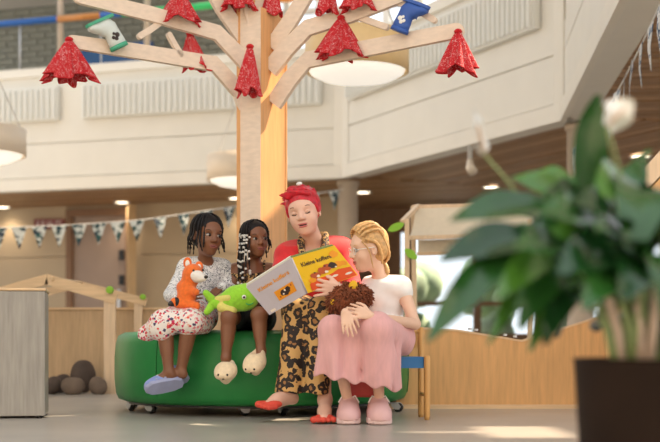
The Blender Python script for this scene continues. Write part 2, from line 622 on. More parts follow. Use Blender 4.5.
M['pot'] = mat('dark brown planter', (0.024, 0.014, 0.010), 0.75, 0.15, 6, spec=0.15)
M['soil'] = mat('potting soil', (0.03, 0.02, 0.014), 0.9, 0.3, 60, 0.5)
M['sleeper'] = mat('unseen roof slab', (0.7, 0.68, 0.64), 0.8)

# ------------------------------------------------------------------ the hall
def cyl_prof(r, h, b=0.0):
    return [(0.0, 0), (r - b, 0), (r, b), (r, h - b), (r - b, h), (0.0, h)]


floor = MB()
floor.box((0, 16, -0.05), (44, 48, 0.1))
struct(floor.build('floor', M['floor']))

PA, PB, PC, PD = V((-4.71, 17.1, 0)), V((0.18, 15.6, 0)), V((2.24, 11.53, 0)), V((1.815, 7.36, 0))
dA, dB, dC = (PB - PA).normalized(), (PC - PB).normalized(), (PD - PC).normalized()
PA0 = PA - dA * 4
up = V((0, 0, 1))


def ccw(d):
    return V((-d.y, d.x, 0))


def wallseg(mb, p, q, z0, z1, th, off=0.0):
    n = ccw((q - p).normalized())
    a, b = p + n * off, q + n * off
    mb.prism([a + up * z0, b + up * z0, b + n * th + up * z0, a + n * th + up * z0], up * (z1 - z0))
    return mb


for nm, p, q in (('wall_back', PA0, PB), ('wall_right', PB, PC), ('wall_far_right', PC, PD)):
    core = wallseg(MB(), p, q, 2.52, 4.18, 0.24, 0.03)
    w = struct(core.build(nm, M['cream']))
    for (z0, z1, off, m) in ((2.50, 2.67, -0.03, 'cream2'), (2.685, 3.15, 0.0, 'cream'), (3.165, 3.42, 0.0, 'cream'), (3.42, 4.10, 0.012, 'cream'), (4.10, 4.22, -0.04, 'cream2')):
        wallseg(MB(), p, q, z0, z1, 0.06, off).build('panel', M[m], w)
# corner strips where two parapets meet
for i, (c, d1, d2) in enumerate(((PB, dA, dB), (PC, dB, dC))):
    n = (ccw(d1) + ccw(d2)).normalized()
    t = MB().prism([c + n * 0.06 - d1 * 0.13 - n * 0.07, c - n * 0.035, c + d2 * 0.13 - n * 0.01, c + n * 0.2], up * 1.65)
    for k in range(len(t.v)):
        t.v[k] = (t.v[k][0], t.v[k][1], t.v[k][2] + 2.52)
    struct(t.build('trim_%d' % (i + 1), M['cream2']))


def ribbed(p, q, z0, z1, label, group='ribbed radiators along the parapet'):
    d = (q - p).normalized()
    n = -ccw(d)
    L = (q - p).length
    r = thing('radiator', label, 'radiator', p + up * z0, group)
    b = MB().prism([p + up * z0, q + up * z0, q + n * 0.07 + up * z0, p + n * 0.07 + up * z0], up * (z1 - z0))
    b.build('casing', M['radiator'], r)
    k = int(L / 0.085)
    rb = MB()
    for i in range(k):
        a = p + d * (L * (i + 0.25) / k) + n * 0.07
        rb.prism([a + up * (z0 + .02), a + d * 0.044 + up * (z0 + .02), a + d * 0.036 + n * 0.05 + up * (z0 + .02), a + d * 0.008 + n * 0.05 + up * (z0 + .02)], up * (z1 - z0 - .04))
    rb.build('ribs', M['radiator'], r, kind='stuff')
    cp = MB().prism([p + n * 0.0 + up * z1, q + up * z1, q + n * 0.085 + up * z1, p + n * 0.085 + up * z1], up * 0.02)
    cp.build('top_grille', M['radiator'], r)


def onA(px, off=0.0):
    n = ccw(dA)
    return ray_plane(px, HOR - 1, PA + n * off, n) * V((1, 1, 0)) if False else V((*ray_plane(px, HOR - 1, PA + n * off, n).xy, 0))


def onB(px, off=0.0):
    n = ccw(dB)
    return V((*ray_plane(px, HOR - 1, PB + n * off, n).xy, 0))


ribbed(onA(-70), onA(60), 3.47, 3.92, 'short white ribbed radiator on the parapet above the brown door')
ribbed(onA(84), onA(322), 3.47, 3.92, 'long white ribbed radiator on the parapet behind the wooden tree')
ribbed(onB(352), onB(540), 3.47, 3.98, 'white ribbed radiator on the angled parapet beyond the big drum lamp')

struct(MB().box((-6.8, 5.5, 2.0), (.2, 19, 4.0)).build('wall_side_blocker', M['cream']))  # unseen wall added to hold back ambient light on the left
struct(MB().box((1.0, -3.6, 3.7), (15.6, .2, 7.4)).build('wall_front_blocker', M['cream']))  # unseen wall behind the camera, added to cut flat frontal light

# soffits: brown planks under the galleries
ceil = MB()
nA, nB, nC = ccw(dA), ccw(dB), ccw(dC)
ceil.prism([PA0 + nA * .25, PB + nA * .25 + dA * 1.0, PB + nA * 9 + dA * 4, PA0 + nA * 5], up * 0.1)
ceil.prism([PB + nB * .2 - dB * 1.5, PC + nB * .2, PC + nB * 12, PB + nB * 12 - dB * 8], up * 0.1)
ceil.prism([PC + nC * .2 - dC * 1.0, PD + nC * .2, PD + nC * 8, PC + nC * 10 - dC * 2], up * 0.1)
ceil.v = [(x, y, z + 2.66) for (x, y, z) in ceil.v]
ceilo = struct(ceil.build('ceiling', M['ceilback']))
k = 0
for (p, q, n, num, z, e0, e1) in ((PA0, PB, nA, 18, 2.56, 0, 2.5), (PB, PC, nB, 40, 2.572, 5, 0.3)):
    d = (q - p).normalized()
    for i in range(num):
        o0 = 0.27 + i * 0.17
        a, b = p - d * (e0 * min(1, i / 14)) + n * o0, q + d * (e1 * min(1, i / 14)) + n * o0
        zz = z + random.uniform(-.004, .004)
        MB().prism([a + up * zz, b + up * zz, b + n * .145 + up * zz, a + n * .145 + up * zz], up * 0.02).build('plank', M['ceilwood' if (k * 7) % 3 else 'ceilwood2'], ceilo)
        k += 1

for i in range(40):
    a = PD - dC * (i * .17) + nC * .27
    b = a + nC * 8.5
    e = -dC * .145
    zz = 2.586 + random.uniform(-.004, .004)
    MB().prism([a + up * zz, b + up * zz, b + e + up * zz, a + e + up * zz], up * .02).build('plank', M['ceilwood' if i % 3 else 'ceilwood2'], ceilo)

# columns carrying the galleries
def column(x, y, r, h, label, i):
    b = MB().lathe([(0, 0), (r + .03, 0), (r + .03, .04), (r, .06), (r, h - .05), (r + .02, h - .05), (r + .02, h), (0, h)], (x, y, 0), 24)
    o = b.build('column', M['post'], None, True)
    tag(o, label, 'column')


column(0.24, 15.95, 0.13, 2.5, 'round beige column under the corner of the pale parapets behind the reading woman', 1)
column(2.45, 11.75, 0.13, 2.5, 'round beige column where the leaf bunting is tied, behind the potted lily', 2)

# ground floor back wall with door
back0 = PA0 + nA * 2.35
back1 = onA(352, 2.35)
bw = struct(wallseg(MB(), back0, back1, 0, 2.66, 0.15, 0.05).build('wall_left', M['wallback']))
pl = lambda px, py: ray_plane(px, py, PA + nA * 2.35, nA)
for (x0, x1) in ((-60, 66), (140, 262), (263, 350)):
    a, b = pl(x0, 300), pl(x1, 300)
    a.z = b.z = 0
    for (z0, z1) in ((0.0, 0.80), (0.81, 1.735), (1.75, 2.56)):
        wallseg(MB(), a, b, z0, z1, 0.04, 0.01).build('panel', M['wallback'], bw)
a, b = pl(67, 300), pl(131, 300)
a.z = b.z = 0
dr = struct(wallseg(MB(), a, b, 0.0, 2.42, 0.05, 0.02).build('door_1', M['doorp']))
L = (b - a).length
wallseg(MB(), a, a + dA * 0.10, 0, 2.5, 0.09, -0.04).build('door_frame', M['darkwood'], dr)
wallseg(MB(), b - dA * 0.08, b, 0, 2.5, 0.09, -0.04).build('door_frame', M['darkwood'], dr)
wallseg(MB(), a, b, 2.38, 2.5, 0.09, -0.05).build('door_frame', M['darkwood'], dr)
hb = MB().box(a + dA * (L - .2) + up * 1.05 - nA * .02, (.05, .03, .3), Matrix.Rotation(math.atan2(dA.y, dA.x), 3, 'Z'))
hb.tube([a + dA * (L - .2) + up * 1.08 - nA * .06, a + dA * (L - .33) + up * 1.08 - nA * .06], .012)
hb.build('door_handle', M['steel'], dr)
for zz in (1.35, 1.75):
    MB().box(a + dA * (L - .16) + up * zz - nA * .015, (.09, .03, .16), Matrix.Rotation(math.atan2(dA.y, dA.x), 3, 'Z')).build('door_plate', M['black'], dr)
pp = pl(134, 300)
tag(MB().box((pp.x, pp.y - .25, 1.26), (.13, .13, 2.52), Matrix.Rotation(.3, 3, 'Z'), bev=.008).build('timber_post', M['pine']), 'square pine post standing beside the brown door', 'post')
# sign over the wall
sg = thing('wall_sign', 'small dark red sign with pale lettering on the beige wall beside the door', 'sign', pl(50, 224))
c0, c1 = pl(35, 229), pl(65, 229)
c0 -= nA * .03
c1 -= nA * .03
MB().prism([c0, c1, c1 + up * .16, c0 + up * .16], nA * .025).build('plate', M['redsign'], sg)
for (f0, f1, z0, z1) in ((.10, .16, .03, .13), (.24, .28, .03, .13), (.31, .35, .03, .13), (.24, .35, .115, .13), (.24, .35, .03, .045), (.44, .48, .03, .13), (.55, .60, .03, .13), (.44, .60, .075, .09), (.70, .92, .10, .125)):
    MB().prism([lerp(c0, c1, f0) + up * z0, lerp(c0, c1, f1) + up * z0, lerp(c0, c1, f1) + up * z1, lerp(c0, c1, f0) + up * z1], -nA * .004).build('lettering', M['signpale'], sg)

# upper floor behind the gallery: brick wall, blue panel, rail
ub0, ub1 = PA0 + nA * 3.2, onA(252, 3.2)
uw = struct(wallseg(MB(), ub0, ub1, 2.8, 7.4, 0.15, 0.03).build('wall_upper_left', M['brickjoint']))
pu = lambda px, py, off=3.2: ray_plane(px, py, PA + nA * off, nA)
s0 = onA(-8, 3.2)
bmesh_ = MB().prism([V((0, 0, 0)), dA * .285, dA * .285 + nA * .04, nA * .04], up * .092)
base = bmesh_.build('brick', M['brick'], uw)
bme = base.data
first = True
Lb = (ub1 - s0).length
row, z = 0, 4.62
while z < 6.25:
    xx = -.15 * (row % 2)
    while xx < Lb - .3:
        o = base if first else base.copy()
        if not first:
            COL.objects.link(o)
        first = False
        o.location = s0 + dA * xx + nA * random.uniform(-.012, 0) + up * z
        xx += .30
    row += 1
    z += .104
a, b = pu(82, 62, 2.9), pu(152, 62, 2.9)
a.z = b.z = 0
bp = thing('blue_panel', 'blue painted board behind the green-topped boot on the upper floor', 'panel', a + up * 4.3)
wallseg(MB(), a, b, 4.3, 5.25, 0.05).build('board', M['bluepanel'], bp)
wallseg(MB(), a, b, 5.22, 5.27, 0.07, -.01).build('edge', M['railblue'], bp)
wallseg(MB(), a, a + dA * .05, 4.3, 5.25, 0.07, -.01).build('edge', M['railblue'], bp)
wallseg(MB(), b - dA * .05, b, 4.3, 5.25, 0.07, -.01).build('edge', M['railblue'], bp)
hr = thing('handrail', 'round gallery handrail painted blue orange and green in lengths', 'handrail', onA(0, .12) + up * 4.2)
for (x0, x1, m) in ((-120, 58, 'railblue'), (58, 101, 'railorange'), (101, 122, 'railblue'), (122, 238, 'railgreen'), (238, 330, 'railorange')):
    MB().tube([onA(x0, .12) + up * 4.93, onA(x1, .12) + up * 4.93], .045, 12).build('rail', M[m], hr, True)
for x0 in (20, 101, 190, 270, 325):
    MB().tube([onA(x0, .12) + up * 4.2, onA(x0, .12) + up * 4.93], .012, 8).build('baluster', M['steel'], hr, True)
for i, x0 in enumerate((60.5, 147)):
    c = onA(x0, .3)
    o = MB().lathe([(0, 4.1), (.045, 4.1), (.045, 7.4), (0, 7.4)], c, 16).build('gallery_post', M['post'], None, True)
    tag(o, ['slim beige post on the gallery where blue rail meets orange', 'slim beige post on the gallery beside the blue board'][i], 'post')
uc0, uc1 = PA0 + nA * .5, onA(252, .5)
cu_ = MB().prism([uc0, uc1, uc1 + nA * 2.9, uc0 + nA * 2.9], up * .12)
cu_.v = [(x, y, z + 6.1) for (x, y, z) in cu_.v]
struct(cu_.build('ceiling_brick_shade', M['sleeper']))  # unseen slab added to darken the upper bricks
# tall gallery windows behind the tree, right of the bricks
gw0, gw1 = onA(254, 3.2), onA(420, 3.2)
n_w = 0
gwin = struct(wallseg(MB(), gw0, gw1, 4.2, 4.5, .1).build('window_1', M['cream2']))
for i in range(6):
    q = lerp(gw0, gw1, i / 5)
    wallseg(MB(), q - dA * .05, q + dA * .05, 4.5, 7.4, .1).build('window_frame', M['cream2'], gwin)
for i in range(5):
    q0, q1 = lerp(gw0, gw1, i / 5) + dA * .05, lerp(gw0, gw1, (i + 1) / 5) - dA * .05
    wallseg(MB(), q0, q1, 4.5, 7.3, .012, .04).build('pane', M['glass'], gwin)
wallseg(MB(), gw0, gw1, 5.6, 5.68, .1).build('window_frame', M['cream2'], gwin)

# far wall of the right gallery: timber frame with windows onto the garden
fy = 20.0
fw = struct(MB().box((5.0, fy, 0.2), (10.5, .16, 0.4)).build('wall_garden', M['darkwood']))
MB().box((5.0, fy, 2.42), (10.5, .2, .46)).build('header_beam', M['darkwood'], fw)
MB().box((0.62, fy, 1.3), (1.0, .12, 2.6)).build('panel', M['darkwood'], fw)
win = struct(MB().box((5.6, fy, .45), (9.0, .22, .1)).build('window_2', M['darkwood']))
xs = [1.12, 1.32, 2.45, 3.5, 4.6, 5.8, 7.0, 8.4, 10.0]
for x in xs:
    MB().box((x, fy, 1.35), (.12, .14, 1.75)).build('mullion', M['darkwood'], win)
for x0, x1 in zip(xs[:-1], xs[1:]):
    MB().box(((x0 + x1) / 2, fy, 1.36), (x1 - x0 - .12, .02, 1.70)).build('pane', M['glass'], win)
MB().box((5.6, fy, 1.0), (8.8, .1, .07)).build('transom', M['darkwood'], win)
for i in range(6):
    x = 1.6 + i * 1.75 + random.uniform(-.2, .2)
    mb = MB()
    h = random.uniform(1.9, 2.6)
    for j in range(16):
        mb.ell((x + random.uniform(-.4, .4), 24 + random.uniform(-.5, .8), h * random.uniform(.15, .85)), random.uniform(.25, .5), nu=9, nv=6)
    o = mb.build('garden_bush', M['bush'], None, True)
    tag(o, 'leafy green bush in the garden outside the timber windows', 'bush', 'garden bushes outside the windows')

# unseen roof added as a gobo: openings shaped to aim sun at trunk, people, floor
rz = 7.5
roof = MB()
X0, X1, Y0, Y1 = -9.0, 12.0, 3.4, 13.2
sun_holes = [(3.44 + .14 * i, 3.58 + .14 * i, 8.66 + .07 * i, 8.93 + .07 * i) for i in range(7)] + [(4.52, 5.20, 8.17, 8.80), (5.85, 6.30, 7.45, 8.13), (5.52, 5.85, 7.72, 7.82)]
gx = sorted({X0, X1, *[h[0] for h in sun_holes], *[h[1] for h in sun_holes]})
gy = sorted({Y0, Y1, *[h[2] for h in sun_holes], *[h[3] for h in sun_holes]})
for x0, x1 in zip(gx[:-1], gx[1:]):
    for y0, y1 in zip(gy[:-1], gy[1:]):
        cx, cy = (x0 + x1) / 2, (y0 + y1) / 2
        if not any(h[0] < cx < h[1] and h[2] < cy < h[3] for h in sun_holes):
            roof.box((cx, cy, rz), (x1 - x0, y1 - y0, .15))
struct(roof.build('ceiling_sun_mask', M['sleeper']))

# ------------------------------------------------------------------ lights that hang and sit in the hall
def drum(px, bot, rx, Y, h, label, inner='shade'):
    r = rx * Y / F
    c = P(px, bot, Y)
    t = thing('pendant_lamp', label, 'lamp', c, 'drum pendant lamps')
    MB().lathe([(r - .02, .03), (r - .02, h), (r, h), (r, 0), (r - .02, 0), (r - .02, .03)], c, 48).build('lamp_shade', M[inner], t, True)
    MB().lathe([(0, -.085), (r * .35, -.078), (r * .7, -.05), (r * .9, -.01), (r - .022, .03), (r - .022, .04), (0, .04)], c, 48).build('diffuser', M['diff'], t, True)
    MB().lathe([(r - .04, h), (r * .2, h + .02), (.03, h + .05), (.03, h + .1), (0, h + .1)], c, 32).build('top_plate', M['white'], t, True)
    cb = MB()
    for k in range(3):
        a = k * 2.1 + .5
        cb.tube([c + V((math.cos(a) * (r - .02), math.sin(a) * (r - .02), h)), c + V((0, 0, h + .9))], .006, 6)
    cb.tube([c + V((0, 0, h + .9)), V((c.x, c.y, rz - .08))], .008, 6)
    cb.build('suspension_cable', M['cable'], t)


drum(357, 72, 52, 9.2, .28, 'big veneer drum pendant lamp with glowing opal underside behind the branches', 'shadein')
drum(-24, 155, 49, 11, .24, 'cream drum pendant lamp hanging before the short ribbed radiator')
drum(247, 181, 40, 13, .27, 'cream drum pendant lamp half hidden behind the tree trunk')


def downlight(px, py, label, r=.10):
    z = 2.556
    Y = (z - CAMH) * F / (HOR - py)
    c = V(((px - 330) * Y / F, Y, z))
    t = thing('downlight', label, 'downlight', c, 'round ceiling downlights')
    MB().lathe([(r, 0), (r + .03, 0), (r + .03, -.012), (r, -.012), (r, 0)], c, 24).build('trim_ring', M['white'], t, True)
    MB().lathe([(0, -.006), (r, -.006), (r, -.003), (0, -.003)], c, 24).build('lens', M['downlight'], t, True)
    l = bpy.data.lights.new('downlight_spot', 'SPOT')
    l.energy = 28
    l.color = (1, .82, .6)
    l.spot_size = 2.3
    l.spot_blend = .8
    l.shadow_soft_size = .08
    o = bpy.data.objects.new('downlight_spot', l)
    COL.objects.link(o)
    o.location = c - up * .02
    attach(o, t)


downlight(3, 207, 'lit ceiling downlight above the red sign')
downlight(122, 202, 'lit ceiling downlight above the brown door and pine post')
downlight(236, 198, 'lit ceiling downlight beside the tree trunk')
downlight(363, 192, 'lit ceiling downlight next to the column behind the woman')
downlight(377, 216, 'lit ceiling downlight deepest under the gallery above the blond girl')
downlight(491, 187, 'lit ceiling downlight above the potted lily leaves', .1)
downlight(640, 156, 'lit ceiling downlight above the gabled wooden board', .1)
# small projector on the soffit
sp = thing('spotlight', 'small white spotlight hanging under the angled soffit', 'spotlight', P(470, 166, 13))
MB().box(P(470, 148, 13), (.05, .05, .24), bev=.008).build('bracket', M['cable'], sp)
MB().tube([P(470, 160, 13), P(470, 167, 12.95), P(473, 172, 12.9)], [.03, .05, .055], 12).build('lamp_head', M['shade'], sp, True)

# ------------------------------------------------------------------ round bench on casters around the tree
TC = V((-0.388, 6.9, 0))
BR, BZ0, BZ1 = 0.83, 0.056, 0.44
bench = thing('round_bench', 'round green leatherette bench on casters encircling the wooden tree', 'bench', TC)
prof = [(.24, BZ0 + .01), (BR - .05, BZ0), (BR - .015, BZ0 + .012), (BR, BZ0 + .045), (BR + .008, .18), (BR + .008, .30), (BR, BZ1 - .06), (BR - .012, BZ1 - .022), (BR - .05, BZ1 - .002), (BR - .2, BZ1 + .006), (.30, BZ1 + .004), (.25, BZ1 - .02), (.24, BZ1 - .06), (.24, BZ0 + .01)]
bb = MB().lathe(prof, TC, 128)
bb.build('cushion', M['green'], bench, True)
for k in range(6):
    a = math.radians(-128 + 60 * k)
    u = V((math.cos(a), math.sin(a), 0))
    MB().tube([TC + u * r + up * z for r, z in ((BR - .05, BZ0), (BR + .003, BZ0 + .05), (BR + .009, .18), (BR + .009, .30), (BR + .001, BZ1 - .055), (BR - .03, BZ1 - .008), (BR - .2, BZ1 + .007), (.3, BZ1 + .006))], .0035, 6).build('seam', M['greenseam'], bench, True)
MB().lathe([(BR - .06, BZ0 - .012), (BR - .06, BZ0 + .004), (.3, BZ0 + .004), (.3, BZ0 - .012), (BR - .06, BZ0 - .012)], TC, 64).build('base_board', M['black'], bench)


def caster(c, a):
    f = MB()
    d = V((math.cos(a), math.sin(a), 0))
    s = V((-d.y, d.x, 0))
    R = Matrix.Rotation(a, 3, 'Z')
    f.box(c + up * .048, (.05, .045, .008), R)
    f.tube([c + up * .05, c + up * .036], .012, 10)
    for sg_ in (-1, 1):
        q = c + s * .019 * sg_
        f.prism([q + d * -.018 + up * .048, q + d * .030 + up * .048, q + d * .044 + up * .030, q + d * .034 + up * .014, q + d * .010 + up * .014, q + d * -.006 + up * .026], s * .004 * sg_)
    fk = f.build('caster', M['steel'], bench)
    w = MB()
    ax_ = Matrix(((1, 0, 0), (0, 0, 1), (0, -1, 0)))
    Rw = R @ ax_
    w.lathe([(0, -.013), (.020, -.013), (.0255, -.009), (.0255, .009), (.020, .013), (0, .013)], c + d * .02 + up * .0255, 20, R=Rw)
    w.build('wheel', M['black'], fk, True)
    MB().lathe([(0, -.016), (.011, -.016), (.011, .016), (0, .016)], c + d * .02 + up * .0255, 14, R=Rw).build('hub', M['steel'], fk, True)


for (px, Y, a) in ((133, 6.66, 2.2), (149, 6.46, -.6), (241, 6.27, .4), (285, 6.3, 2.0), (205, 7.3, 1.0), (395, 6.6, -.5), (385, 7.2, .3), (300, 7.4, 0), (150, 7.25, 2)):
    caster(fl(px, Y), a)

# ------------------------------------------------------------------ plywood tree
tree = thing('wooden_tree', 'tall pale plywood tree with flat board branches rising from the green bench', 'tree', TC)
hw = .142
TZ = 2.28
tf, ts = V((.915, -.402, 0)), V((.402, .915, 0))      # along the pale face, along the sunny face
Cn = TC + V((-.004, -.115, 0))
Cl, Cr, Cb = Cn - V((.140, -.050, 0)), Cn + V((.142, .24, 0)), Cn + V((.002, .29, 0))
for a, b, m in ((Cl, Cn, 'branch'), (Cn, Cr, 'trunk'), (Cr, Cb, 'trunk'), (Cb, Cl, 'trunk')):  # shaded face gets the pale colour, sunlit face the orange
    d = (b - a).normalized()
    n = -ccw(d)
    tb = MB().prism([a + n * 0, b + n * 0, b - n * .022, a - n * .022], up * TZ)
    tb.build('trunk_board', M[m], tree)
CUTS = MB()


def branch(pts, wpx, ang, th=.034, tip=True, twig=False, m='branch', off=0.0):
    """a flat board branch: centre line in picture pixels, laid in a plane through the trunk turned by ang"""
    n = V((math.sin(ang), -math.cos(ang), 0))
    p0 = TC + n * off
    Q = [ray_plane(x, y, p0, n) for (x, y) in pts]
    scale = 6.9 / F
    ws = [w * scale / 2 for w in (wpx if hasattr(wpx, '__len__') else [wpx] * len(pts))]
    Lft, Rgt = [], []
    for i, q in enumerate(Q):
        d = (Q[min(i + 1, len(Q) - 1)] - Q[max(i - 1, 0)]).normalized()
        s = n.cross(d).normalized()
        Lft.append(q + s * ws[i])
        Rgt.append(q - s * ws[i])
    if tip:
        d = (Q[-1] - Q[-2]).normalized()
        s = n.cross(d).normalized()
        w = ws[-1]
        arc = [Q[-1] + s * w * math.cos(t) + d * w * math.sin(t) for t in [math.pi * j / 7 for j in range(1, 7)]]
    else:
        arc = []
    poly = Lft + arc + Rgt[::-1]
    o = MB().prism([q - n * th / 2 for q in poly], n * th).build('twig' if twig else 'branch', M[m], tree)
    return Q


AL, AR = .45, -.40
branch([(246, 108), (240, 92), (214, 64), (140, 52), (72, 42)], [17, 16, 15, 14, 12], AL)
branch([(182, 57), (174, 44), (169, 35)], 5, AL, twig=True)
branch([(256, 80), (243, 60), (217, 33), (150, 14), (80, -3)], [17, 16, 15, 14, 13], AL, off=.012)
branch([(165, 19), (150, 30), (140, 36)], 6, AL, twig=True)
branch([(116, 9), (120, -8), (118, -30)], 7, AL, twig=True)
branch([(264, 64), (246, 42), (222, 8), (205, -22)], [17, 16, 15, 14], AL, off=-.012)
branch([(262, 70), (254, 42), (247, 14), (243, -20)], [7, 7, 7, 6], AL, twig=True, off=.03)
branch([(274, 104), (290, 80), (308, 60), (385, 45), (457, 31)], [17, 17, 16, 15, 14], AR)
branch([(270, 70), (288, 48), (308, 28), (352, 15), (408, -6)], [18, 17, 16, 14, 12], AR, off=.012)
branch([(358, 17), (372, 22), (386, 27)], 6, AR, twig=True)
branch([(272, 48), (290, 22), (312, -14)], [17, 16, 15], AR, off=-.012)
branch([(258, 56), (262, 20), (268, -16)], [20, 20, 18], 0.0, m='branch', off=-.03)
branch([(390, 0), (410, 6), (434, 20)], 6, AR, twig=True)

# ------------------------------------------------------------------ bandanas and little boots hung on the tree
def bandana(top, L, r, seed, label, flat=.75, lean=(0, 0), folds=13):
    rnd = random.Random(seed)
    t = thing('bandana', label, 'bandana', top - up * L, 'red bandanas hung on the tree')
    nu, nv = 97, 12
    ph = rnd.uniform(0, 6)
    def ring(j, shrink):
        f = j / (nv - 1)
        pts = []
        for i in range(nu):
            a = 2 * math.pi * i / (nu - 1)
            tri = 2 / math.pi * math.asin(math.sin(folds * a + ph + .5 * math.sin(2 * a + ph)))
            fold = 1 + (.14 + .12 * f) * tri + .10 * math.sin(3 * a + 2 * ph)
            rr = (.012 + r * f ** .85) * fold - shrink
            zz = -L * f - (L * .09 * f * math.sin(4 * a + ph * 2) + .009 * f * tri)
            pts.append(top + V((rr * math.cos(a) + lean[0] * f, rr * math.sin(a) * flat + lean[1] * f, zz)))
        return pts
    rows = [ring(j, 0) for j in range(nv)]
    cut = nv - 2
    mb = MB().grid([p for r_ in rows for p in r_], nu, nv)
    inn = [ring(j, .004) for j in range(nv)]
    mb.grid([p for r_ in inn for p in r_], nu, nv)
    mb.build('cloth', M['bandana'], t, True)
    hem = MB()
    hem.tube(rows[-1][:-1] + [rows[-1][0]], .0035, 6, cap=False)
    hem.build('hem', M['bandana_edge'], t, True)
    kn = MB().ell(top + up * .004, (.020, .020, .014))
    kn.tube([top + V((.018 * math.cos(a), .018 * math.sin(a), .002 + .006 * math.sin(3 * a))) for a in [i * math.pi / 6 for i in range(13)]], .005, 6)
    kn.build('knot', M['bandana_edge'], t, True)


def onT(px, py, ang, off):
    n = V((math.sin(ang), -math.cos(ang), 0))
    return ray_plane(px, py, TC + n * off, n)


bandana(onT(69, 40, AL, .03), .205, .118, 1, 'wide red bandana on the rounded tip of the branch below the green-topped boot', .7)
bandana(onT(180, -9, AL, .035), .165, .092, 2, 'red bandana on the upper branch beside the green rail', .7)
bandana(onT(190, 34, AL, -.04), .19, .062, 3, 'folded red bandana hanging behind the long branch with the short twig', .6, (.03, 0), 7)
bandana(onT(250, 47, AL, .14), .255, .050, 4, 'narrow red bandana hanging flat against the front of the trunk', .6, (-.01, 0), 7)
bandana(onT(238, -22, AL, .05), .17, .078, 5, 'red bandana at the crown above the trunk', .7)
bandana(onT(341, 18, AR, .035), .205, .105, 6, 'pleated red bandana hanging in front of the big drum lamp', .7, (0, 0), 14)
bandana(onT(329, -24, AR, .05), .20, .04, 7, 'narrow red bandana on the branch just above the pleated one', .6, (-.01, 0), 4)
bandana(onT(358, -22, AR, .05), .17, .075, 8, 'red bandana on the high branch beside the blue boot', .7)
bandana(onT(458, 32, AR, .03), .205, .088, 9, 'split red bandana on the branch tip before the angled parapet', .7, (0, 0), 9)
bandana(onT(272, -22, 0, .02), .21, .045, 10, 'small dark red bandana tucked behind the top of the trunk', .6, (0, 0), 4)


def boot(c, sc, R, body, band, label, cat='boot'):
    """little flat-hung rain boot; local x toward the toe, z up the shaft"""
    t = thing('rain_boot', label, cat, c)
    T = lambda x, y, z: c + R @ (V((x, y, z)) * sc)
    def lo(secs, name, m, par=None):
        mb = MB()
        seg = 16
        vs_, fs = [], []
        for (x, z, rx, ry, tilt) in secs:
            for k in range(seg):
                a = 2 * math.pi * k / seg
                lx, ly = rx * math.cos(a), ry * math.sin(a)
                vs_.append(T(x + lx * math.cos(tilt), ly, z + lx * math.sin(tilt)))
        for i in range(len(secs) - 1):
            for k in range(seg):
                k2 = (k + 1) % seg
                fs.append((i * seg + k, i * seg + k2, (i + 1) * seg + k2, (i + 1) * seg + k))
        fs.append(tuple(range(seg)))
        fs.append(tuple((len(secs) - 1) * seg + k for k in range(seg)))
        mb.add(vs_, fs)
        return mb.build(name, m, t, True)
    lo([(0, 1.0, .30, .24, 0), (0, .75, .29, .22, 0), (.01, .5, .27, .20, .05), (.06, .34, .33, .21, .35), (.16, .22, .36, .21, .8), (.34, .17, .22, .20, 1.3), (.52, .13, .16, .19, 1.5), (.66, .10, .08, .13, 1.57)], 'shaft', M[body])
    lo([(0, .90, .315, .255, 0), (0, 1.03, .32, .26, 0)], 'cuff', M[band])
    sole = MB()
    out = [(-.28, -.16), (-.32, 0), (-.28, .16), (0, .2), (.4, .22), (.66, .14), (.72, 0), (.66, -.14), (.4, -.22), (0, -.2)]
    sole.prism([T(x, y, -.06) for x, y in out], R @ (V((0, 0, .1)) * sc))
    sole.build('sole', M[band], t)
    pr = MB()
    for (x, z, s_) in ((.02, .72, .07), (.10, .66, .06), (-.06, .62, .08), (.03, .55, .05)):
        for sd in (-1, 1):
            pr.ell(T(x, sd * .215, z), (s_ * sc, .02 * sc, s_ * sc), R)
    pr.build('print', M['bk_ink' if body == 'boot_pale' else 'white'], t, True)


# shaft leaning, hung over the branches
boot(onT(105, 19, AL, .05), .165, Matrix.Rotation(AL, 3, 'Z') @ Matrix.Rotation(-.5, 3, 'Y') @ Matrix.Rotation(math.pi, 3, 'Y'), 'boot_pale', 'boot_green', 'small pale rain boot with green cuff and sole upside down on a branch')
boot(onT(411, 2, AR, .05), .165, Matrix.Rotation(AR, 3, 'Z') @ Matrix.Rotation(.42, 3, 'Y') @ Matrix.Rotation(math.pi, 3, 'X'), 'boot_blue', 'boot_blue', 'small blue rain boot hung upside down on a branch')

# ------------------------------------------------------------------ bunting
def bunting(name_label, pts, n, w, h, m, face):
    t = thing('bunting', name_label, 'bunting', pts[0])
    def at(f):
        f = f * (len(pts) - 1)
        i = min(int(f), len(pts) - 2)
        return lerp(pts[i], pts[i + 1], f - i)
    N = 40
    line = [at(i / N) - up * (.12 * math.sin(math.pi * i / N)) for i in range(N + 1)]
    MB().tube(line, .006, 6).build('string', M['string'], t)
    for i in range(n):
        f = (i + .5) / n
        q = at(f) - up * (.12 * math.sin(math.pi * f))
        d = (at(min(1, f + .01)) - at(max(0, f - .01))).normalized()
        rr = random.Random(i)
        nn = V((-d.y, d.x, 0)).normalized()
        tw = d + nn * rr.uniform(-face, face)
        tw.normalize()
        nn = tw.cross(up).normalized()
        sw = rr.uniform(-.02, .02)
        a, b = q - tw * w / 2, q + tw * w / 2
        tipp = q - up * h + nn * sw
        mid = lerp(lerp(a, b, .5), tipp, .45) + nn * .015
        mb = MB()
        for s_ in (0, .004):
            o = nn * s_
            la, lb = lerp(a, tipp, .5) + nn * .012, lerp(b, tipp, .5) + nn * .012
            mb.add([a + o, b + o, lb + o, tipp + o, la + o, mid + o], [(0, 1, 5), (1, 2, 5), (2, 3, 5), (3, 4, 5), (4, 0, 5)])
        mb.build('flag', M[m], t)


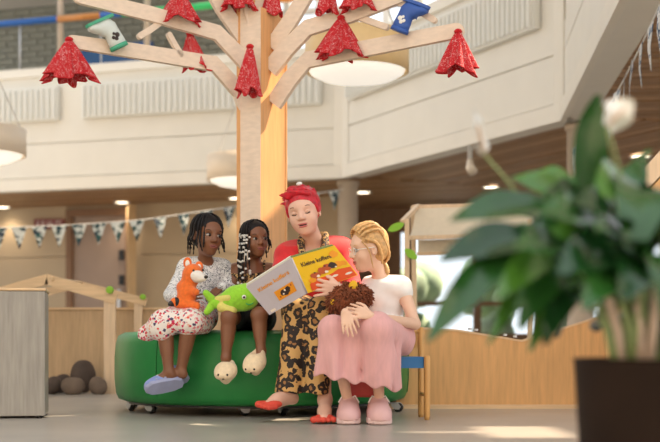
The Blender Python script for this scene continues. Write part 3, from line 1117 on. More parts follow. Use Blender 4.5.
bunting('string of white pennants with dark green leaves strung across the hall to the beige column', [V((-6.69, 13.1, 1.98)), P(-46, 220, 13.6), P(140, 211.5, 14.3), P(344, 189, 15.78)], 28, .18, .26, 'flag', .15)
bunting('string of pennants with blue leaves running from the column along the gallery edge', [P(574, 150, 11.6), P(612, 88, 9.4), P(660, -12, 7.2), P(700, -90, 6.4)], 17, .17, .30, 'flag2', .35)

# ------------------------------------------------------------------ left side: cabinet, play frame, low wall, felt stones
cab = thing('cabinet', 'grey stained plywood cabinet with pale wooden top edge', 'cabinet', fl(20, 6.1))
aR = .187
Rc = Matrix.Rotation(aR, 3, 'Z')
rc = fl(45, 6.06)
def cb(x0, x1, y0, y1, z0, z1, name, m, bev=.004):
    c = rc + Rc @ V(((x0 + x1) / 2, (y0 + y1) / 2, (z0 + z1) / 2))
    return MB().box(c, (x1 - x0, y1 - y0, z1 - z0), Rc, bev=bev).build(name, M[m], cab)
cb(-.62, 0, 0.0, .018, .012, .642, 'front_panel', 'greyply')
cb(-.62, -.60, .02, .40, .012, .642, 'side_panel', 'greyply')
cb(-.02, 0, .02, .40, .012, .642, 'side_panel', 'greyply')
cb(-.62, 0, .385, .40, .012, .642, 'back_panel', 'greyply')
cb(-.625, .005, -.006, .405, .643, .657, 'top_board', 'plyx')
for x in (-.59, -.03):
    for y in (.03, .37):
        MB().lathe([(0, 0), (.012, 0), (.015, .012), (0, .012)], rc + Rc @ V((x, y, 0)), 12).build('foot', M['black'], cab)

M['plyleft'] = wood('pale plywood wall', (0.56, 0.39, 0.23), 0.5, 'z', 0.10, 0.25)
lw = struct(MB().box((-1.95, 9.25, .315), (3.0, .03, .63)).build('wall_low_left', M['plyleft']))
MB().box((-1.95, 9.245, .637), (3.02, .05, .016)).build('edge_strip', M['plyx'], lw)
MB().box((-1.95, 9.22, .03), (3.0, .012, .06)).build('base_strip', M['plyx'], lw)

pf = thing('play_frame', 'plywood house-shaped play frame with gabled beams and green knobs', 'play frame', fl(60, 8.9))
def beam(a, b, w, t_, m='ply', name='beam', face=V((0, -1, 0))):
    a, b = V(a), V(b)
    d = (b - a).normalized()
    s = d.cross(face).normalized()
    MB().prism([a - s * w / 2, b - s * w / 2, b + s * w / 2, a + s * w / 2], -face * t_).build(name, M[m], pf)
YA, YB = 8.8, 9.12
beam(P(46, 279, YA), P(116, 299, YA), .075, .03, 'plyx')
beam(P(47, 279, YA), P(-24, 299, YA), .075, .03, 'plyx')
beam(P(109.5, 297, YA + .01), fl(109.5, YA + .01), .085, .03, 'ply', 'post')
beam(P(-18, 297, YA + .01), fl(-18, YA + .01), .085, .03, 'ply', 'post')
beam(P(76, 284, YB), P(146, 302, YB), .06, .03, 'plyx')
beam(P(77, 284, YB), P(8, 302, YB), .06, .03, 'plyx')
beam(P(138, 301, YB + .01), fl(138, YB + .01), .06, .03, 'ply', 'post')
for q, r in ((P(110, 290, YA - .012), .028), (P(143, 297, YB - .012), .022)):
    MB().lathe([(0, 0), (r, 0), (r, .015), (r * .7, .022), (0, .022)], q, 20, R=Matrix.Rotation(math.pi / 2, 3, 'X')).build('knob', M['felt'], pf, True)
MB().tube([P(52, 279, YA), P(80, 284, YB)], .02, 8).build('ridge', M['plyx'], pf, True)

for (px, py, Y, r, sx, m, lab) in ((53, 383, 8.75, .068, 1.0, 'stone1', 'dark brown felt stone standing at the grey cabinet'), (73, 384.5, 8.7, .066, 1.35, 'stone2', 'broad grey brown felt stone lying in front of the pile'),
                              (83, 371, 9.02, .088, 1.1, 'stone1', 'tallest dark felt stone at the back of the pile'), (98, 383, 8.72, .067, 1.0, 'stone2', 'round felt stone beside the play frame post'), (62, 382, 9.0, .07, 1.1, 'stone1', 'dark felt stone half hidden between the others')):
    c = fl(px, Y)
    rz_ = r * (1.0 if py > 375 else 1.45)
    rn = random.Random(int(px))
    mb = MB().ell(c + up * rz_ * .93, (r * sx, r, rz_), nu=20, nv=14)
    mb.v = [(x, y, max(z + .006 * math.sin(30 * x + 4) + .005 * math.sin(26 * z + px), 0.0)) for (x, y, z) in mb.v]
    tag(mb.build('felt_stone', M[m], None, True), lab, 'stone', 'felt stones in the play corner')

# ------------------------------------------------------------------ right side: low plywood wall, canvas house, gabled board
Yw = 6.9
pw = lambda px, py: P(px, py, Yw)
prof = [fl(388, Yw), fl(780, Yw), pw(780, 300), pw(600, 318), pw(553, 332.5), pw(522, 342), pw(458, 331.5), pw(388, 327)]
rw = struct(MB().prism(prof, (0, .03, 0)).build('wall_low_right', M['plywall']))
for (a, b) in ((pw(553, 332.5), pw(522, 342)), (pw(522, 342), pw(458, 331.5)), (pw(458, 331.5), pw(388, 327)), (pw(600, 318), pw(553, 332.5)), (pw(780, 300), pw(600, 318))):
    MB().prism([a + V((0, -.004, 0)), b + V((0, -.004, 0)), b + V((0, -.004, .012)), a + V((0, -.004, .012))], (0, .04, 0)).build('edge_strip', M['plyx'], rw)
for (px, py) in ((470, 331), (476, 332), (505, 337), (515, 338.5)):
    MB().lathe([(0, 0), (.012, 0), (.012, .012), (0, .012)], pw(px, py) + up * .006, 12).build('bolt', M['steel'], rw)
MB().box(((fl(388, Yw).x + fl(780, Yw).x) / 2, Yw - .006, .012), (fl(780, Yw).x - fl(388, Yw).x, .012, .024)).build('base_strip', M['plyx'], rw)

ch = thing('canvas_playhouse', 'wooden playhouse frame with cream canvas roof behind the low plywood wall', 'playhouse', fl(470, 9))
def stick(a, b, w, d_, m='ply', name='post'):
    a, b = V(a), V(b)
    dd = (b - a)
    R = dd.to_track_quat('Z', 'Y').to_matrix()
    MB().box((a + b) / 2, (w, d_, dd.length), R, bev=.003).build(name, M[m], ch)
stick(fl(407, 8.5), P(407, 219, 8.5), .034, .034)
stick(fl(416, 9.0), P(413, 206, 9.0), .04, .034)
stick(fl(530, 8.5), P(530, 219, 8.5), .034, .034)
stick(fl(545, 9.0), P(548, 204, 9.0), .04, .034)
stick(P(402, 222, 8.48), P(418, 206, 9.02), .03, .03, name='beam')
stick(P(407, 238, 8.72), P(545, 234, 8.72), .03, .03, name='beam')
stick(P(412, 207, 9.0), P(548, 204, 9.0), .03, .03, name='beam')
stick(P(417, 254, 8.9), P(545, 251, 8.9), .025, .025, name='beam')
g = []
for j in range(9):
    for i in range(15):
        f, e = i / 14, j / 8
        a = lerp(P(416, 207.5, 8.99), P(546, 204.5, 8.99), f)
        b = lerp(P(410, 236, 8.72), P(545, 233, 8.72), f)
        q = lerp(a, b, e)
        q.z -= .035 * math.sin(math.pi * e) * (1 + .3 * math.sin(9 * f))
        g.append(q)
mb = MB().grid(g, 15, 9)
mb.grid([q + V((0, .004, .004)) for q in g], 15, 9)
mb.build('canvas', M['canvas'], ch, True)
g = [lerp(lerp(P(418, 240, 8.9), P(545, 237, 8.9), i / 14), lerp(P(418, 253, 8.9), P(545, 250, 8.9), i / 14), j / 4) + V((0, .01 * math.sin(i * 1.3), 0)) for j in range(5) for i in range(15)]
mb = MB().grid(g, 15, 5)
mb.grid([q + V((0, .004, 0)) for q in g], 15, 5)
mb.build('valance', M['canvas'], ch, True)
def feltleaf(c, l, w, ang, name='felt_leaf'):
    pts = [V((l * (t - .5), 0, w * math.sin(math.pi * t) ** .7 / 2)) for t in [i / 8 for i in range(9)]] + [V((l * (t - .5), 0, -w * math.sin(math.pi * t) ** .7 / 2)) for t in [i / 8 for i in range(7, 0, -1)]]
    R = Matrix.Rotation(-ang, 3, 'Y')
    MB().prism([c + R @ q for q in pts], (0, .012, 0)).build(name, M['felt'], ch)
feltleaf(P(396, 227, 8.46), .13, .055, .42)
feltleaf(P(411, 254, 8.46), .06, .11, .9)

gb = thing('gabled_board', 'tall plywood house gable with orange lit inner edge behind the lily', 'playhouse', fl(640, 6.2))
Yg = 6.2
pg = lambda px, py, Y=Yg: P(px, py, Y)
MB().prism([pg(606, 210), pg(665, 146), pg(760, 240), pg(760, 340), pg(745, 340), pg(745, 246), pg(668, 170), pg(618, 222)], (0, .03, 0)).build('gable_rim', M['ply'], gb)
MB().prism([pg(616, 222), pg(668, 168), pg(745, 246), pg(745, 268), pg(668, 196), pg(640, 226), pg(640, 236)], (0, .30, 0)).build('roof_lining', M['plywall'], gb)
MB().prism([fl(606, Yg + .2), fl(640, Yg + .2), P(640, 224, Yg + .2), P(606, 212, Yg + .2)], (0, .03, 0)).build('side_board', M['plywall'], gb)
MB().prism([fl(745, Yg + .2), fl(770, Yg + .2), P(770, 250, Yg + .2), P(745, 250, Yg + .2)], (0, .03, 0)).build('side_board', M['plywall'], gb)
ws = thing('white_stick_ornament', 'white ornament of three rounded sticks fixed on the gabled board', 'ornament', P(606, 212, 6.1))
for (a, b, r) in (((608, 212), (594, 172), .022), ((609, 212), (604, 179), .019), ((610, 212), (613, 183), .018), ((604, 214), (616, 194), .014)):
    a3, b3 = P(a[0], a[1], 6.12), P(b[0], b[1], 6.05)
    mb = MB().tube([lerp(a3, b3, t) for t in (0, .5, .93, 1)], [r * .9, r, r, r * .45], 12)
    mb.build('stick', M['white'], ws, True)
MB().ell(P(607, 213, 6.15), (.05, .06, .03)).build('base', M['white'], ws, True)
mbk = MB().lathe([(.016, 0), (.022, .006), (.026, 0), (.022, -.006), (.016, 0)], P(588, 172, 6.1), 20, R=Matrix.Rotation(1.4, 3, 'X'))
mbk.v = [(x, y, z) for (x, y, z) in mbk.v]
mbk.build('ring', M['felt'], ws, True)

# ------------------------------------------------------------------ child's chair
chair = thing('small_chair', "child's honey beech chair with blue seat under the blond girl", 'chair', fl(390, 6.0))
SZ = .318
lf, lb, rf, rb = fl(350, 5.86), fl(354, 6.16), fl(427, 5.93), fl(421, 6.15)
for q, h in ((lf, SZ), (rf, SZ), (lb, .46), (rb, .46)):
    MB().tube([q, q + up * .02, q + up * (h - .01), q + up * h], [.013, .0155, .0155, .011], 14).build('leg', M['beech'], chair, True)
si = lambda a, b, t: lerp(a, b, t)
cen = (lf + lb + rf + rb) / 4
ins = [lerp(q, cen, .06) for q in (lf, rf, rb, lb)]
MB().prism([q + up * (SZ - .062) for q in ins], up * .055).build('seat', M['seatblue'], chair)
MB().tube([lb + up * .44, lerp(lb, rb, .5) + up * .44 + V((0, .03, 0)), rb + up * .44], .012, 10).build('top_rail', M['beech'], chair, True)
a, b = lb + up * .355, rb + up * .355
MB().prism([a, b, b + up * .07, a + up * .07], (0, .014, 0)).build('backrest', M['beech'], chair)
for q0, q1 in ((lf, lb), (rf, rb)):
    MB().tube([q0 + up * .12, q1 + up * .12], .009, 8).build('stretcher', M['beech'], chair, True)

# ------------------------------------------------------------------ people
def Rhead(yaw, pitch, roll):
    y, p, r = math.radians(yaw), math.radians(pitch), math.radians(roll)
    f = V((math.sin(y) * math.cos(p), -math.cos(y) * math.cos(p), -math.sin(p)))
    l0 = up.cross(f).normalized()
    u0 = f.cross(l0)
    u = u0 * math.cos(r) + l0 * math.sin(r)
    l = l0 * math.cos(r) - u0 * math.sin(r)
    return Matrix((f, l, u)).transposed()


def head_prims(c, R, s, adult=False):
    T = lambda x, y, z: c + R @ (V((x, y, z)) * s)
    E = lambda x, y, z, rx, ry, rz, k=.015, op='add': elp(T(x, y, z), (rx * s, ry * s, rz * s), R, k * s, op)
    jw = .0 if not adult else .008
    pr = [E(-.010, 0, .030, .095, .076, .082, .02), E(.024, 0, -.035, .062, .057 + jw, .074, .03),
          E(.058, 0, -.090, .022, .024, .018, .03), E(.048, .034, -.030, .028, .026, .028, .02), E(.048, -.034, -.030, .028, .026, .028, .02),
          E(.064, 0, .034, .019, .050, .016, .02), E(.064, 0, -.056, .024, .030, .024, .015),
          E(.088, .032, .006, .012, .017, .010, .012, 'sub'), E(.088, -.032, .006, .012, .017, .010, .012, 'sub'),
          cone(T(.080, 0, .018), T(.0985, 0, -.020), .0075 * s, .0125 * s, .012 * s),
          E(.091, .0125, -.025, .011, .0095, .0085, .006), E(.091, -.0125, -.025, .011, .0095, .0085, .006)]
    for sd in (-1, 1):
        pr += [E(-.004, sd * .078, -.006, .017, .008, .029, .006), E(.002, sd * .082, -.006, .008, .006, .017, .004, 'sub')]
    return pr


def face(par, c, R, s, lipm, browm, skinm, closed=False, gaze=(0, 0), open_=0.0):
    T = lambda x, y, z: c + R @ (V((x, y, z)) * s)
    for sd in (-1, 1):
        ey = MB().ell(T(.0700, sd * .0315, .006), (.0115 * s, .0150 * s, .0095 * s), R, nu=16, nv=12)
        if closed:
            e = ey.build('eyelid', M[skinm], par, True)
            MB().tube([T(.0785 + .001 * math.sin(t * 3.1), sd * .0315 + (t - .5) * .029, -.001 - .004 * math.sin(t * 3.14)) for t in [i / 6 for i in range(7)]], .0021 * s, 6).build('eyelash', M['iris'], par, True)
        else:
            e = ey.build('eye', M['eyewhite'], par, True)
            MB().ell(T(.0798, sd * .0315 + gaze[0], .006 + gaze[1]), (.0040 * s, .0092 * s, .0088 * s), R, nu=12, nv=8).build('iris', M['iris'], e, True)
            MB().tube([T(.0795 - .006 * abs(t - .5) * 2, sd * .0315 + (t - .5) * .031, .0095 + .0048 * math.sin(t * 3.14)) for t in [i / 6 for i in range(7)]], .0018 * s, 6).build('eyelash', M['iris'], par, True)
        MB().tube([T(.0835 - .010 * t * t, sd * (.014 + .036 * t), .026 + .008 * math.sin(t * 2.4)) for t in [i / 6 for i in range(7)]], [.0018 * s, .0026 * s, .003 * s, .003 * s, .0026 * s, .002 * s, .0012 * s], 6).build('eyebrow', M[browm], par, True)
    lp = MB().ell(T(.0865, 0, -.0515), (.0065 * s, .0260 * s, .0046 * s), R)
    lp.ell(T(.0860, 0, -.0610 - open_), (.0070 * s, .0225 * s, .0058 * s), R)
    lp.build('lips', M[lipm], par, True)
    MB().tube([T(.0905 - .010 * (2 * t - 1) ** 2, (t - .5) * .046, -.056 - open_ / 2) for t in [i / 6 for i in range(7)]], (.0012 + open_ / 2) * s, 6).build('mouth_line', M['iris'], par, True)


def hand(w, d, n, thumb, s, curl=.35, spread=.10):
    """palm, four unequal bent fingers and a thumb; n = the way the palm faces, thumb = the way the thumb side lies"""
    w, d, n = V(w), V(d).normalized(), V(n)
    n = (n - d * n.dot(d)).normalized()
    l = V(thumb)
    l = (l - d * l.dot(d) - n * l.dot(n)).normalized()
    pr = []
    kn = []
    for i in range(4):
        off = (1.5 - i) * .0195 * s
        k0 = w + d * (.082 - .006 * abs(i - 1.2)) * s + l * off
        kn.append(k0)
        pr.append(cone(w + d * .012 * s + l * off * .55, k0, .013 * s, .0105 * s, .010 * s))
    for i, (k0, ln) in enumerate(zip(kn, (.072, .080, .075, .058))):
        dd = (d + l * (1.5 - i) * spread).normalized()
        p = k0
        for j, fr in enumerate((.45, .31, .24)):
            a = curl * (j + .6)
            v = dd * math.cos(a) + n * math.sin(a)
            q = p + v * ln * fr * s
            pr.append(cone(p, q, (.0092 - .0010 * j) * s, (.0084 - .0010 * j) * s, .003 * s))
            p = q
    t0 = w + d * .025 * s + l * .022 * s
    t1 = t0 + (d * .65 + l * .65 + n * .25).normalized() * .042 * s
    t2 = t1 + (d * .85 + l * .25 + n * .40).normalized() * .032 * s
    t3 = t2 + (d * .9 + n * .45).normalized() * .024 * s
    pr += [cone(t0, t1, .014 * s, .0105 * s, .008 * s), cone(t1, t2, .0102 * s, .0092 * s, .003 * s), cone(t2, t3, .0092 * s, .0078 * s, .003 * s)]
    return pr


def torso(j, s, g=0.0, k=.05, up_to_neck=True):
    pr = [cone(j['hip'][0], j['hip'][1], .095 * s + g, None, k), cone(j['pel'], j['chest'], .105 * s + g, .112 * s + g, k),
          cone(lerp(j['sh'][0], j['chest'], .35), lerp(j['sh'][1], j['chest'], .35), .082 * s + g, None, k),
          cone(j['sh'][0], j['sh'][1], .050 * s + g, None, k)]
    return pr


def arms(j, s, g=0.0, upto=1.0, which=(0, 1), fore=True):
    pr = []
    for i in which:
        pr.append(cone(j['sh'][i], j['el'][i], .047 * s + g, .037 * s + g, .02))
        if fore:
            pr.append(cone(j['el'][i], j['wr'][i], .037 * s + g, .024 * s + g, .012))
    return pr


def legs(j, s, g=0.0):
    pr = []
    for i in (0, 1):
        pr.append(cone(j['hip'][i], j['kn'][i], .082 * s + g, .058 * s + g, .03))
        pr.append(cone(j['kn'][i], j['an'][i], .054 * s + g, .033 * s + g, .02))
        c = lerp(j['kn'][i], j['an'][i], .3) + V((0, .018 * s, 0))
        pr.append(cone(c, lerp(j['kn'][i], j['an'][i], .55) + V((0, .010 * s, 0)), .050 * s + g, .040 * s + g, .02))
    return pr


def foot(an, toe, s):
    an, toe = V(an), V(toe)
    d = (toe - an)
    heel = an - V((d.x, d.y, 0)).normalized() * .028 * s - up * .03 * s
    return [cone(an, heel, .033 * s, .030 * s, .02), cone(an, lerp(an, toe, .6), .034 * s, .030 * s, .02), cone(heel, lerp(an, toe, .75) - up * .01 * s, .026 * s, .030 * s, .02), cone(lerp(an, toe, .6), toe, .032 * s, .024 * s, .02)]


def neckp(j, R, hs, s):
    h = j['hc']
    b = h + R @ (V((-.022, 0, -.060)) * hs)
    return [cone(j['neck'] - up * .03 * s, b, .050 * s, .047 * s, .03)]


def shoe(par, heel, f, u, L, W, upm, solem, name='shoe', laces=True, strap=False):
    """upper, sole and laces; heel = ground point under the heel, f forward, u out of the top"""
    f, u = V(f).normalized(), V(u).normalized()
    u = (u - f * u.dot(f)).normalized()
    s = u.cross(f).normalized()
    T = lambda x, y, z: V(heel) + f * x * L + s * y * W + u * z * L
    h = .13
    pr = [cone(T(.14, 0, h + .06), T(.75, 0, h + .02), .42 * W, .40 * W, .03), cone(T(.55, 0, h + .05), T(.85, 0, h), .42 * W, .32 * W, .03),
          cone(T(.12, 0, h + .10), T(.20, 0, h + .30), .40 * W, .36 * W, .02), cone(T(.30, 0, h + .22), T(.60, 0, h + .12), .30 * W, .30 * W, .03),
          elp(T(.20, 0, h + .46), (.30 * W, .26 * W, .30 * W), None, .01, 'sub'), plane(T(0, 0, h - .05), -u)]
    up_ = sdf(name, pr, .0045, M[upm], par)
    out = [(0, -.30), (-.05, 0), (0, .30), (.2, .44), (.55, .46), (.82, .42), (.97, .22), (1.0, 0), (.97, -.22), (.82, -.44), (.55, -.48), (.2, -.44)]
    n_ = len(out)
    mb = MB()
    lv = [(0.0, .94), (.03, 1.03), (.11, 1.04), (.135, .98)]
    vs_, fs = [], []
    for (z, sc_) in lv:
        for (x, y) in out:
            vs_.append(T(.48 + (x - .48) * sc_, y * sc_, z))
    for i in range(len(lv) - 1):
        for k_ in range(n_):
            k2 = (k_ + 1) % n_
            fs.append((i * n_ + k_, i * n_ + k2, (i + 1) * n_ + k2, (i + 1) * n_ + k_))
    fs += [tuple(range(n_)), tuple((len(lv) - 1) * n_ + k_ for k_ in range(n_))]
    mb.add(vs_, fs)
    mb.build('sole', M[solem], up_, False)
    if laces:
        lc = MB()
        for i in range(4):
            x, z = .36 + .09 * i, h + .33 - .045 * i
            lc.tube([T(x, -.30, z - .06), T(x + .03, 0, z + .035), T(x, .30, z - .06)], .0032, 6)
        lc.tube([T(.34, 0, h + .37), T(.36, .25, h + .44), T(.42, .40, h + .30)], .0032, 6)
        lc.tube([T(.34, 0, h + .37), T(.36, -.25, h + .44), T(.42, -.40, h + .30)], .0032, 6)
        lc.build('laces', M['white'], up_, True)
    if strap:
        mb2 = MB()
        for x, z, w in ((.42, h + .27, .014), (.66, h + .16, .012)):
            mb2.tube([T(x, -.46, h - .02), T(x, -.34, z - .05), T(x, 0, z + .02), T(x, .34, z - .05), T(x, .46, h - .02)], w * .6, 8)
        mb2.build('strap', M['soleblue'], up_, True)
        MB().ell(T(.58, .30, h + .16), .014).build('flower', M['bk_white'], up_, True)
    return up_


def braid(mb, pts, r, n=26):
    pts = [V(p) for p in pts]
    cr = []
    m = len(pts) - 1
    for i in range(n + 1):
        t = i / n * m
        k_ = min(int(t), m - 1)
        a = t - k_
        p0, p1, p2, p3 = pts[max(k_ - 1, 0)], pts[k_], pts[k_ + 1], pts[min(k_ + 2, m)]
        cr.append(.5 * ((2 * p1) + (p2 - p0) * a + (2 * p0 - 5 * p1 + 4 * p2 - p3) * a * a + (3 * p1 - p0 - 3 * p2 + p3) * a ** 3))
    mb.tube(cr, [r * (1.0 if i % 2 else .72) * (1 if i < n - 2 else .6) for i in range(n + 1)], 7)
    return cr


def braids_hair(par, c, R, s, azs, lens, capm, seed, beads=None, r=.0062, droop=None):
    rnd = random.Random(seed)
    T = lambda x, y, z: c + R @ (V((x, y, z)) * s)
    capp = [elp(T(-.022, 0, .044), (.096 * s, .085 * s, .083 * s), R, .01), elp(T(-.045, 0, .0), (.068 * s, .078 * s, .075 * s), R, .02),
            elp(T(.062, 0, -.012), (.058 * s, .066 * s, .066 * s), R, .012, 'sub')]
    cap = sdf('hair', capp, .005, M[capm], par)
    mb = MB()
    bd = MB()
    for az, L in zip(azs, lens):
        a = math.radians(az) + rnd.uniform(-.06, .06)
        ca, sa = math.cos(a), math.sin(a)
        st = T(-.005 + .012 * ca, .012 * sa, .129)
        m1 = T(-.020 + .066 * ca, .062 * sa, .108)
        m2 = T(-.020 + .098 * ca, .088 * sa, .058)
        m3 = T(-.020 + .098 * ca, .089 * sa, .008)
        out = R @ V((ca, sa, 0))
        out.z = 0
        e1 = m3 + out * .012 * s - up * L * .45 * s
        e2 = m3 + out * rnd.uniform(.0, .022) * s - up * L * s + V((rnd.uniform(-.012, .012), rnd.uniform(-.01, .01), 0))
        cr = braid(mb, [st, m1, m2, m3, e1, e2], r * s)
        if beads and L > beads:
            for i in range(13, 27):
                if rnd.random() < .42:
                    bd.ell(cr[i], r * 1.35 * s, nu=8, nv=6)
    mb.build('braids', M['hair_black'] if capm == 'hair_black' else M[capm], cap, True)
    if beads:
        bd.build('beads', M['bead'], cap, True, kind='stuff')
    return cap


def base_of(j):
    return V((j['pel'].x, j['pel'].y, 0))


# ---- girl with the fox (floral skirt)
j = dict(pel=P(194, 314, 6.42), chest=P(203, 279, 6.40), neck=P(206, 259, 6.36), hc=P(207.5, 236, 6.30),
         sh=(P(187, 268, 6.36), P(223, 269, 6.44)), el=(P(171, 295, 6.26), P(231, 291, 6.38)), wr=(P(181, 299, 6.06), P(222, 287, 6.20)),
         hip=(P(183, 317, 6.40), P(203, 317, 6.42)), kn=(P(164, 324, 6.00), P(190, 322, 5.98)), an=(P(169, 372, 5.98), P(181, 371, 6.00)))
R1 = Rhead(33, 6, 4)
g1 = thing('person', 'girl with short braids in scribble-print shirt and floral skirt, holding the plush fox', 'person', base_of(j))
s = .74
hs = .93
pr = torso(j, s) + arms(j, s) + legs(j, s) + neckp(j, R1, hs, s) + head_prims(j['hc'], R1, hs)
pr += hand(j['wr'][0], V((.8, -.15, .10)), V((.3, 1, .1)), V((0, 0, 1)), .74, .35)
pr += hand(j['wr'][1], V((-.55, -.35, -.45)), V((-.1, .35, -1)), V((-.6, .2, 0)), .72, .3)
pr += foot(j['an'][0], P(157, 382, 5.98), .58) + foot(j['an'][1], P(168, 383, 6.06), .58)
sdf('body', pr, .005, M['skin_dark'], g1)
face(g1, j['hc'], R1, hs, 'lip_dark', 'iris', 'skin_dark', gaze=(.004, 0))
braids_hair(g1, j['hc'], R1, hs, [-34, 36, -48, -62, -78, -95, -112, -130, -150, -170, 170, 150, 130, 108, 88, 68, 50], [.075, .045, .10, .085, .05, .07, .09, .12, .12, .12, .12, .11, .10, .10, .09, .09, .085], 'hair_black', 3)
sh = sdf('shirt', torso(j, s, .010) + arms(j, s, .010, fore=True) + [plane(j['neck'] + up * .012, V((0, -.25, 1)))], .006, M['scribble'], g1)
k0, k1 = j['kn']
sk = [cone(j['hip'][0], k0, .082, .068, .03), cone(j['hip'][1], k1, .082, .066, .03), cone(j['pel'], lerp(k0, k1, .5) + up * .012, .095, .05, .04),
      cone(k0, P(146, 334, 6.04), .052, .040, .04), cone(P(150, 332, 6.04), P(140, 343, 6.06), .035, .022, .03), cone(k1, P(205, 324, 6.12), .052, .045, .04), cone(k0, P(160, 330, 5.99), .066, .058, .03),
      plane(P(165, 342, 6.0), V((-.10, 0, -1)))]
sdf('skirt', sk, .006, M['floral'], g1, disp=lambda x, y, z: .005 * np.sin(60 * x + 25 * z) * np.clip((.47 - z) * 12, 0, 1))
shoe(g1, P(182, 384, 5.99), V((-.88, -.30, -.16)), V((.0, .80, .60)), .185, .085, 'bluesandal', 'soleblue', 'sandal', False, True)
shoe(g1, P(188, 380, 6.08), V((-.80, -.25, -.25)), V((-.1, .5, .8)), .18, .075, 'bluesandal', 'soleblue', 'sandal', False, True)

# ---- girl with long beaded braids (leopard top)
j = dict(pel=P(250, 315, 6.45), chest=P(253, 283, 6.46), neck=P(254, 263, 6.44), hc=P(255.5, 240, 6.40),
         sh=(P(235, 271, 6.44), P(271, 271, 6.50)), el=(P(229, 299, 6.34), P(276, 300, 6.45)), wr=(P(245, 307, 6.16), P(262, 305, 6.20)),
         hip=(P(241, 318, 6.44), P(260, 318, 6.44)), kn=(P(229, 317, 6.00), P(259, 315, 6.00)), an=(P(226, 358, 5.99), P(261, 351, 5.98)))
R2 = Rhead(26, 2, -3)
g2 = thing('person', 'girl with long beaded braids in a leopard top, green plush on her lap', 'person', base_of(j))
s, hs = .70, .84
pr = torso(j, s) + arms(j, s) + legs(j, s) + neckp(j, R2, hs, s) + head_prims(j['hc'], R2, hs)
pr += hand(j['wr'][0], V((.6, -.4, .1)), V((0, .8, .4)), V((0, 0, 1)), .68, .4) + hand(j['wr'][1], V((-.6, -.4, .1)), V((0, .8, .4)), V((0, 0, 1)), .68, .4)
pr += foot(j['an'][0], P(226, 372, 5.88), .55) + foot(j['an'][1], P(256, 367, 5.88), .55)
sdf('body', pr, .005, M['skin_dark2'], g2)
face(g2, j['hc'], R2, hs, 'lip_dark', 'iris', 'skin_dark2', gaze=(.003, 0))
braids_hair(g2, j['hc'], R2, hs, [-44, -54, -66, -78, -90, -100, -110, -122, -135, -150, 170, 150, 130, 110, 90, 70, 55], [.22, .27, .30, .31, .30, .29, .28, .26, .24, .2, .14, .14, .13, .12, .09, .06, .04], 'hair_black', 5, beads=.18, r=.0068)
sdf('top', torso(j, s, .010) + [plane(lerp(j['chest'], j['neck'], .62), V((0, -.3, 1)))], .006, M['leopard_small'], g2)
for i, sg_ in ((0, 1), (1, -1)):
    st = MB()
    q = lerp(j['sh'][i], j['neck'], .38)
    st.tube([q + V((0, -.062, -.05)), q + V((0, -.045, .02)), q + V((0, .0, .038)), q + V((0, .05, .0))], .006, 8)
    st.build('shoulder_strap', M['leopard_small'], g2, True)
sdf('shorts', [cone(j['hip'][0], j['hip'][1], .088, None, .03), cone(j['hip'][0], lerp(j['hip'][0], j['kn'][0], .62), .078, .066, .02), cone(j['hip'][1], lerp(j['hip'][1], j['kn'][1], .62), .078, .066, .02)], .006, M['blackcloth'], g2)
for (c, fd, i) in ((P(226, 370.5, 5.92), V((-.12, -.8, -.35)), 0), (P(255, 362, 5.92), V((-.25, -.7, -.55)), 1)):
    f_ = fd.normalized()
    l_ = up.cross(f_).normalized()
    u_ = f_.cross(l_)
    Rl = Matrix((f_, l_, u_)).transposed()
    T = lambda x, y, z: c + Rl @ V((x, y, z))
    sl = sdf('slipper', [elp(T(.01, .018, 0), (.065, .038, .036), Rl, .02), elp(T(.01, -.018, 0), (.065, .038, .036), Rl, .02), cone(T(-.06, 0, .0), T(0, 0, 0), .034, .045, .02), cone(T(.0, 0, -.015), T(.02, 0, -.045), .034, .018, .03),
                     elp(T(-.05, 0, .05), (.04, .026, .04), Rl, .01, 'sub')], .005, M['cream_plush'], g2)
    fm = MB()
    for (y, z) in ((.022, .008), (-.022, .008)):
        fm.ell(T(.068, y, z), .0065)
    fm.ell(T(.070, 0, -.014), (.006, .009, .004))
    fm.build('face_patch', M['iris'], sl, True)

# ---- woman reading
j = dict(pel=P(318, 308, 6.38), chest=P(314, 264, 6.34), neck=P(315, 241, 6.28), hc=P(303.5, 212.5, 6.16),
         sh=(P(287, 256, 6.24), P(342, 250, 6.36)), el=(P(276, 292, 6.10), P(353, 291, 6.20)), wr=(P(291, 299, 5.92), P(341, 289, 5.72)),
         hip=(P(303, 312, 6.36), P(332, 312, 6.38)), kn=(P(299, 313, 5.90), P(322, 311, 5.86)), an=(P(289, 393, 5.86), P(325, 400, 5.84)))
RW = Rhead(-8, 9, -10)
wm = thing('person', 'woman with short red hair in red cardigan and leopard trousers reading aloud', 'person', base_of(j))
s, hs = 1.0, 1.04
pr = torso(j, s) + arms(j, s) + legs(j, .92) + neckp(j, RW, hs, 1.05) + head_prims(j['hc'], RW, hs, True)
pr += hand(j['wr'][1], V((-1, -.05, .06)), V((-.1, 1, .15)), V((0, 0, 1)), .98, .10, .16) + hand(j['wr'][0], V((-.6, -.5, .15)), V((.2, -.8, .3)), V((0, 0, 1)), .9, .4)
pr += foot(j['an'][0], P(269, 404, 5.76), .92) + foot(j['an'][1], P(324, 418, 5.66), .92)
sdf('body', pr, .005, M['skin_pale'], wm)
face(wm, j['hc'], RW, hs, 'lip_pale', 'brow_brown', 'skin_pale', closed=True, open_=.003)
c = j['hc']
T = lambda x, y, z: c + RW @ (V((x, y, z)) * hs)
hp = [elp(T(-.022, 0, .048), (.100 * hs, .086 * hs, .084 * hs), RW, .01), elp(T(-.048, 0, .005), (.066 * hs, .076 * hs, .072 * hs), RW, .02), elp(T(.066, 0, -.020), (.060 * hs, .069 * hs, .068 * hs), RW, .012, 'sub')]
